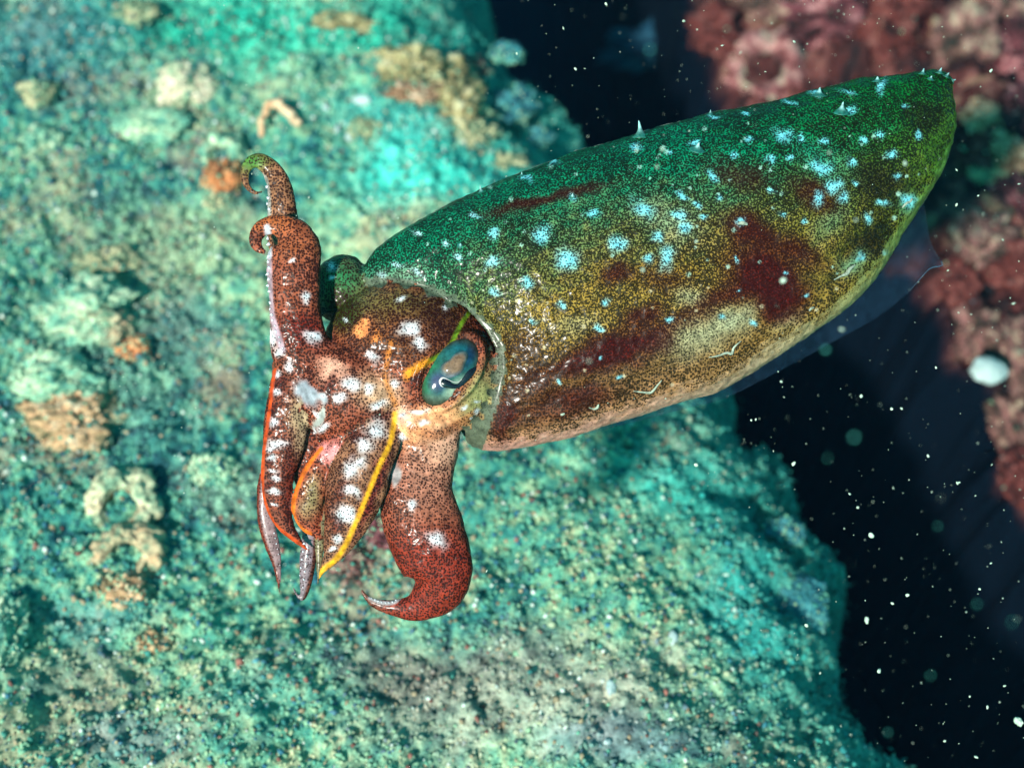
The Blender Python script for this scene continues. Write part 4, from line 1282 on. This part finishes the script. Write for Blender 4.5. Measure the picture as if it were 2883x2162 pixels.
rock('encrusted_lump', 1000, 1590, 90, 60, PNK2, 81, 'dull pink encrusted patch behind the arm tips', 'rock', rough=0.75, sink=0.45)
rock('encrusted_lump', 1085, 1500, 60, 50, PNK, 82, 'deep pink encrusted lump between two lower arms', 'rock', rough=0.75, sink=0.45)
rock('encrusted_lump', 2240, 1700, 90, 100, TEALR, 83, 'rounded blue-teal knob on the brink of the drop-off', 'rock', rough=0.4, sink=0.4)
rock('encrusted_lump', 2210, 1500, 56, 40, TEALR, 84, 'small teal knob above the rounded one on the brink', 'rock', rough=0.75)

# curved worm tube
wp = catmull([(738, 392, 9), (748, 362, 11), (772, 345, 12), (800, 352, 14), (826, 368, 15), (850, 386, 13)], 40)
wk = 0.80 / DPX
wz = np.sin(np.linspace(0, math.pi, 40)) * 0.008 + 0.002
wpath = np.array([on_plane(x, y, 0.0) + np.array((0, 0, 1)) * zz for (x, y, _), zz in zip(wp, wz)])
wpath[:, 2] += terrain(wpath[:, :2])[0]
v, f = tube(wpath, wp[:, 2] * wk, 12)
link('worm_tube', mesh_from('worm_tube', v, f, M_ROCK, True, pal(fbm(v * 120, 3, 5), [(0.4, 0.2, 0.1), (0.6, 0.34, 0.2), (0.6, 0.5, 0.36)])), label='arched pinkish worm tube lying above the raised arms', cat='worm tube')

# reef across the gap
RZ = REEF_Z
for k, (x, y, rx, ry, cols, hole, lab) in enumerate((
        (2010, 110, 66, 80, RED, None, 'dim brown knob beside the pink ring-shaped one'),
        (2330, 80, 120, 95, PNK, ((0.2, -0.5, .8), 0.28, 0.6, (0.02, 0.01, 0.01)), 'pink coralline boulder with a small dark pit'),
        (2170, 10, 95, 60, PNK2, None, 'mottled pink and tan boulder at the back of the reef'),
        (2480, 130, 90, 80, RED, None, 'dark red coralline boulder next to the pale slab'),
        (2520, 20, 100, 70, RED, None, 'maroon boulder behind the dark red one'),
        (2700, 150, 95, 95, PNK2, None, 'pale pink slab of crust with a cream rim'),
        (2640, 120, 22, 80, CRM, None, 'upright cream rim of crust beside the slab'),
        (2800, 40, 95, 50, PNK2, None, 'dull brown boulder at the far end of the reef'),
        (2840, 180, 90, 80, PNK, None, 'rose coralline boulder behind the cream nodules'),
        (2755, 335, 46, 40, CRM, None, 'shiny cream nodule highest of the chain'),
        (2800, 425, 44, 40, CRM, None, 'orange-cream nodule in the middle of the chain'),
        (2850, 460, 52, 46, CRM, None, 'pale cream nodule at the end of the chain'),
        (2850, 320, 70, 60, PNK, None, 'mauve coralline lump behind the cream nodules'),
        (2740, 440, 60, 60, RED, None, 'dark maroon lump under the cream nodules'),
        (2830, 590, 80, 70, PNK, None, 'deep pink lump beside the fin tip'),
        (2780, 520, 60, 44, TAN, None, 'olive lump above the deep pink one'),
        (2760, 690, 80, 70, PNK2, None, 'pink and grey lump below the fin tip'),
        (2850, 760, 80, 70, RED, None, 'dusky red lump on the shaded reef face'),
        (2690, 800, 60, 60, RED, None, 'dark maroon shelf on the edge of the gap'),
        (2730, 960, 80, 70, PNK2, None, 'greyish pink lump just above the white pebble'),
        (2860, 1000, 70, 110, PNK2, None, 'mottled pink boulder to the side of the white pebble'),
        (2850, 1210, 75, 100, PNK2, None, 'tan and pink boulder jutting over the dark gap'),
        (2870, 1350, 60, 90, RED, None, 'reddish boulder below the jutting one'))):
    rock('coralline_rock', x, y, rx, ry, cols, 100 + k, lab, 'coral rock', z=RZ, rough=0.85, freq=2.2, hole=hole, zsnap=True, sink=0.05, hz=0.9)
ring('coralline_rock', 2150, 200, 104, [(0.10, 0.03, 0.03), (0.24, 0.09, 0.09), (0.36, 0.20, 0.18), (0.34, 0.32, 0.22)], (0.010, 0.016, 0.016), 99, 'pink ring-shaped coralline knob with a dark hollow', 'coral rock', z=REEF_Z + 0.03)
rock('white_pebble', 2782, 1045, 46, 38, [(0.8, 0.8, 0.8)] * 2, 140, 'smooth white pebble wedged among pink rocks', 'pebble', z=RZ + 0.02, rough=0.32, mat=M_SHELL, zsnap=False)
rock('encrusted_lump', 2700, 1150, 90, 28, TEALR, 141, 'elongated dim teal rock lying deep in the gap', 'rock', z=-0.30, rough=0.3, zsnap=False)
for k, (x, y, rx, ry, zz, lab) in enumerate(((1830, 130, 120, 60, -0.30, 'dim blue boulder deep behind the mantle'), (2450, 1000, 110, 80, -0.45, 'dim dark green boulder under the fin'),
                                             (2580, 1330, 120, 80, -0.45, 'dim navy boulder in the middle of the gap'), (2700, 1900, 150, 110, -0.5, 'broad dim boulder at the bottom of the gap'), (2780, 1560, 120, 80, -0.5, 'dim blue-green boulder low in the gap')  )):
    rock('deep_boulder', x, y, rx, ry, [(0.3 * cc[0], 0.35 * cc[1], 0.55 * cc[2]) for cc in TEALR], 150 + k, lab, 'rock', z=zz, rough=1.2, freq=2.8, zsnap=False)  # palette dimmed: shade of the deep gap put into the rock colour

# grit settles on the lumps too
if XTRA_P:
    xp, xc = np.vstack(XTRA_P), np.vstack(XTRA_C)
    nx_ = len(xp)
    tw = pal(np.clip(fbm(xp * 120, 3, 42) * 1.6 - 0.3 + RNG.normal(0, 0.2, nx_), 0, 1), TEAL)
    mixw = (RNG.random(nx_) < np.concatenate(XTRA_M))[:, None]
    xc = np.where(mixw, tw, xc * RNG.uniform(0.6, 1.4, (nx_, 1)))
    gp, gc = np.vstack([gp, xp]), np.vstack([gc, xc])
    size = np.r_[size, 0.0005 + 0.0012 * RNG.random(nx_) ** 2]
    stretch = np.r_[stretch, RNG.uniform(0.5, 1.6, nx_)]
n = len(gp)
gv_, gf_, gcol = grains(gp, size, stretch, gc)
link('sand', mesh_from('sand', gv_, gf_, M_GRAIN, True, gcol), label='teal and tan grit and turf covering the rock ledge', cat='sand', kind='stuff')



# ------------------------------------------------------------------ drifting particles
def flake_mesh(seed, mat=None):
    v = IV2 * (1 + 0.9 * (fbm(IV2 * 2.2 + seed * 5.5, 3, seed) - 0.5))[:, None]
    v = v * np.array((1, 0.75, 0.5))
    return mesh_from('drifting_flake', v, IF2, mat or M_FLAKE)
FL = [flake_mesh(k + 1) for k in range(6)]
MOTE = [flake_mesh(k + 11, M_MOTE) for k in range(3)]

def place_depth(px, py, lo, hi):
    d = ray(px, py)
    for _ in range(12):
        t = RNG.uniform(lo, hi) / (d @ FWD)
        p = CAM + d * t
        if p[2] > terrain(p[None, :2])[0][0] + 0.01:
            return p, t
    t = lo / (d @ FWD)
    return CAM + d * t, t

BIG = [(2453, 1507, 17), (2440, 1745, 16), (2415, 1428, 8), (2866, 2030, 26), (2270, 1760, 12), (2425, 1115, 9), (2234, 1305, 11), (2790, 1585, 6), (2555, 1675, 9), (2512, 1698, 8), (2370, 927, 11), (2695, 1360, 8),
       (2475, 1888, 13), (2200, 1074, 8), (2613, 1283, 8), (2392, 1390, 8), (1960, 1309, 13), (2700, 1358, 7), (2758, 1658, 7), (2309, 1894, 6), (1792, 424, 9), (2790, 200, 9), (2693, 577, 9), (2236, 118, 8), (1925, 60, 8), (1706, 12, 8),
       (1620, 195, 8), (1455, 152, 7), (2115, 1183, 6), (2128, 1181, 6), (2510, 1151, 8), (2538, 1150, 7), (2635, 1035, 6), (2780, 1990, 8), (2660, 2085, 8), (2730, 1960, 6), (2828, 1930, 7), (2748, 2130, 9), (1865, 420, 8), (1850, 470, 9),
       (2205, 790, 15), (2335, 430, 9), (2548, 460, 13), (1810, 760, 9), (2410, 620, 9), (1960, 680, 8)]
BLUR = [(2325, 985, 11), (2405, 1230, 11), (2620, 1900, 8), (2330, 1290, 7), (2750, 1700, 9), (1830, 140, 9), (2640, 1480, 7), (2850, 1750, 8), (2500, 2060, 7)]
for k, (x, y, r) in enumerate(BIG + BLUR):
    over = y < 1000 and 1700 < x < 2600 and y > 400
    if k >= len(BIG):
        p, t = place_depth(x, y, 0.27, 0.34)
    elif over:
        p, t = place_depth(x, y, 0.40, 0.46)
    else:
        p, t = place_depth(x, y, 0.49, 0.56)
    o = bpy.data.objects.new('drifting_flake', FL[k % 6] if k < len(BIG) else MOTE[k % 3])
    COL.objects.link(o)
    o.location = p
    sc_ = 0.62 * r * t / DPX
    o.scale = (sc_, sc_, sc_)
    o.rotation_euler = tuple(RNG.uniform(0, 6.28, 3))
    o['label'] = 'pale flake of debris drifting in the water' if k < len(BIG) else 'soft greenish mote, badly out of focus, drifting over the dark gap'
    o['category'] = 'debris flake'
    o['group'] = 'flakes drifting in the water' if k < len(BIG) else 'blurred motes in the water'
# the uncountable rest
sn_p, sn_s = [], []
k = 0
while k < 1250:
    x, y = RNG.uniform(-20, W0 + 20), RNG.uniform(-20, H0 + 20)
    gapw = (x > 1500 and y < 420) or (x > 2000 + max(0, (y - 1150)) * 0.35 and y > 900) or x > 2600
    if not gapw and RNG.random() < 0.60: continue
    p, t = place_depth(x, y, *((0.47, 0.68) if RNG.random() < 0.85 else (0.30, 0.9)))
    sn_p.append(p)
    sn_s.append(RNG.uniform(0.6, 1.8) * 0.55 / DPX * (1 if RNG.random() < 0.85 else 1.7))
    k += 1
a1, b1, c1 = grains(np.array(sn_p), np.array(sn_s), RNG.uniform(0.6, 2.2, len(sn_p)), np.ones((len(sn_p), 3)))
link('marine_snow', mesh_from('marine_snow', a1, b1, M_FLAKE), label='fine white specks suspended in the dark water', cat='particles', kind='stuff')
# ------------------------------------------------------------------ the water itself, faintly milky
mw = bpy.data.materials.new('water_haze')
mw.use_nodes = True
mn, ml = mw.node_tree.nodes, mw.node_tree.links
mn.remove(mn['Principled BSDF'])
pv_ = mn.new('ShaderNodeVolumePrincipled')
pv_.inputs['Color'].default_value = (0.20, 0.50, 0.95, 1)
pv_.inputs['Density'].default_value = HAZE
ml.new(pv_.outputs[0], mn['Material Output'].inputs['Volume'])
lo_, hi_ = np.array((-16, -16, sv[:, 2].min() - 1.0)), np.array((16, 16, CAM[2] + 0.15))
hv = [(x, y, z_) for x in (lo_[0], hi_[0]) for y in (lo_[1], hi_[1]) for z_ in (lo_[2], hi_[2])]
hf = [(0, 1, 3, 2), (4, 6, 7, 5), (0, 4, 5, 1), (2, 3, 7, 6), (0, 2, 6, 4), (1, 5, 7, 3)]
if HAZE > 0:
    link('haze', mesh_from('haze', hv, hf, mw, False), label='faint blue-green milkiness of the water', cat='haze', kind='stuff')
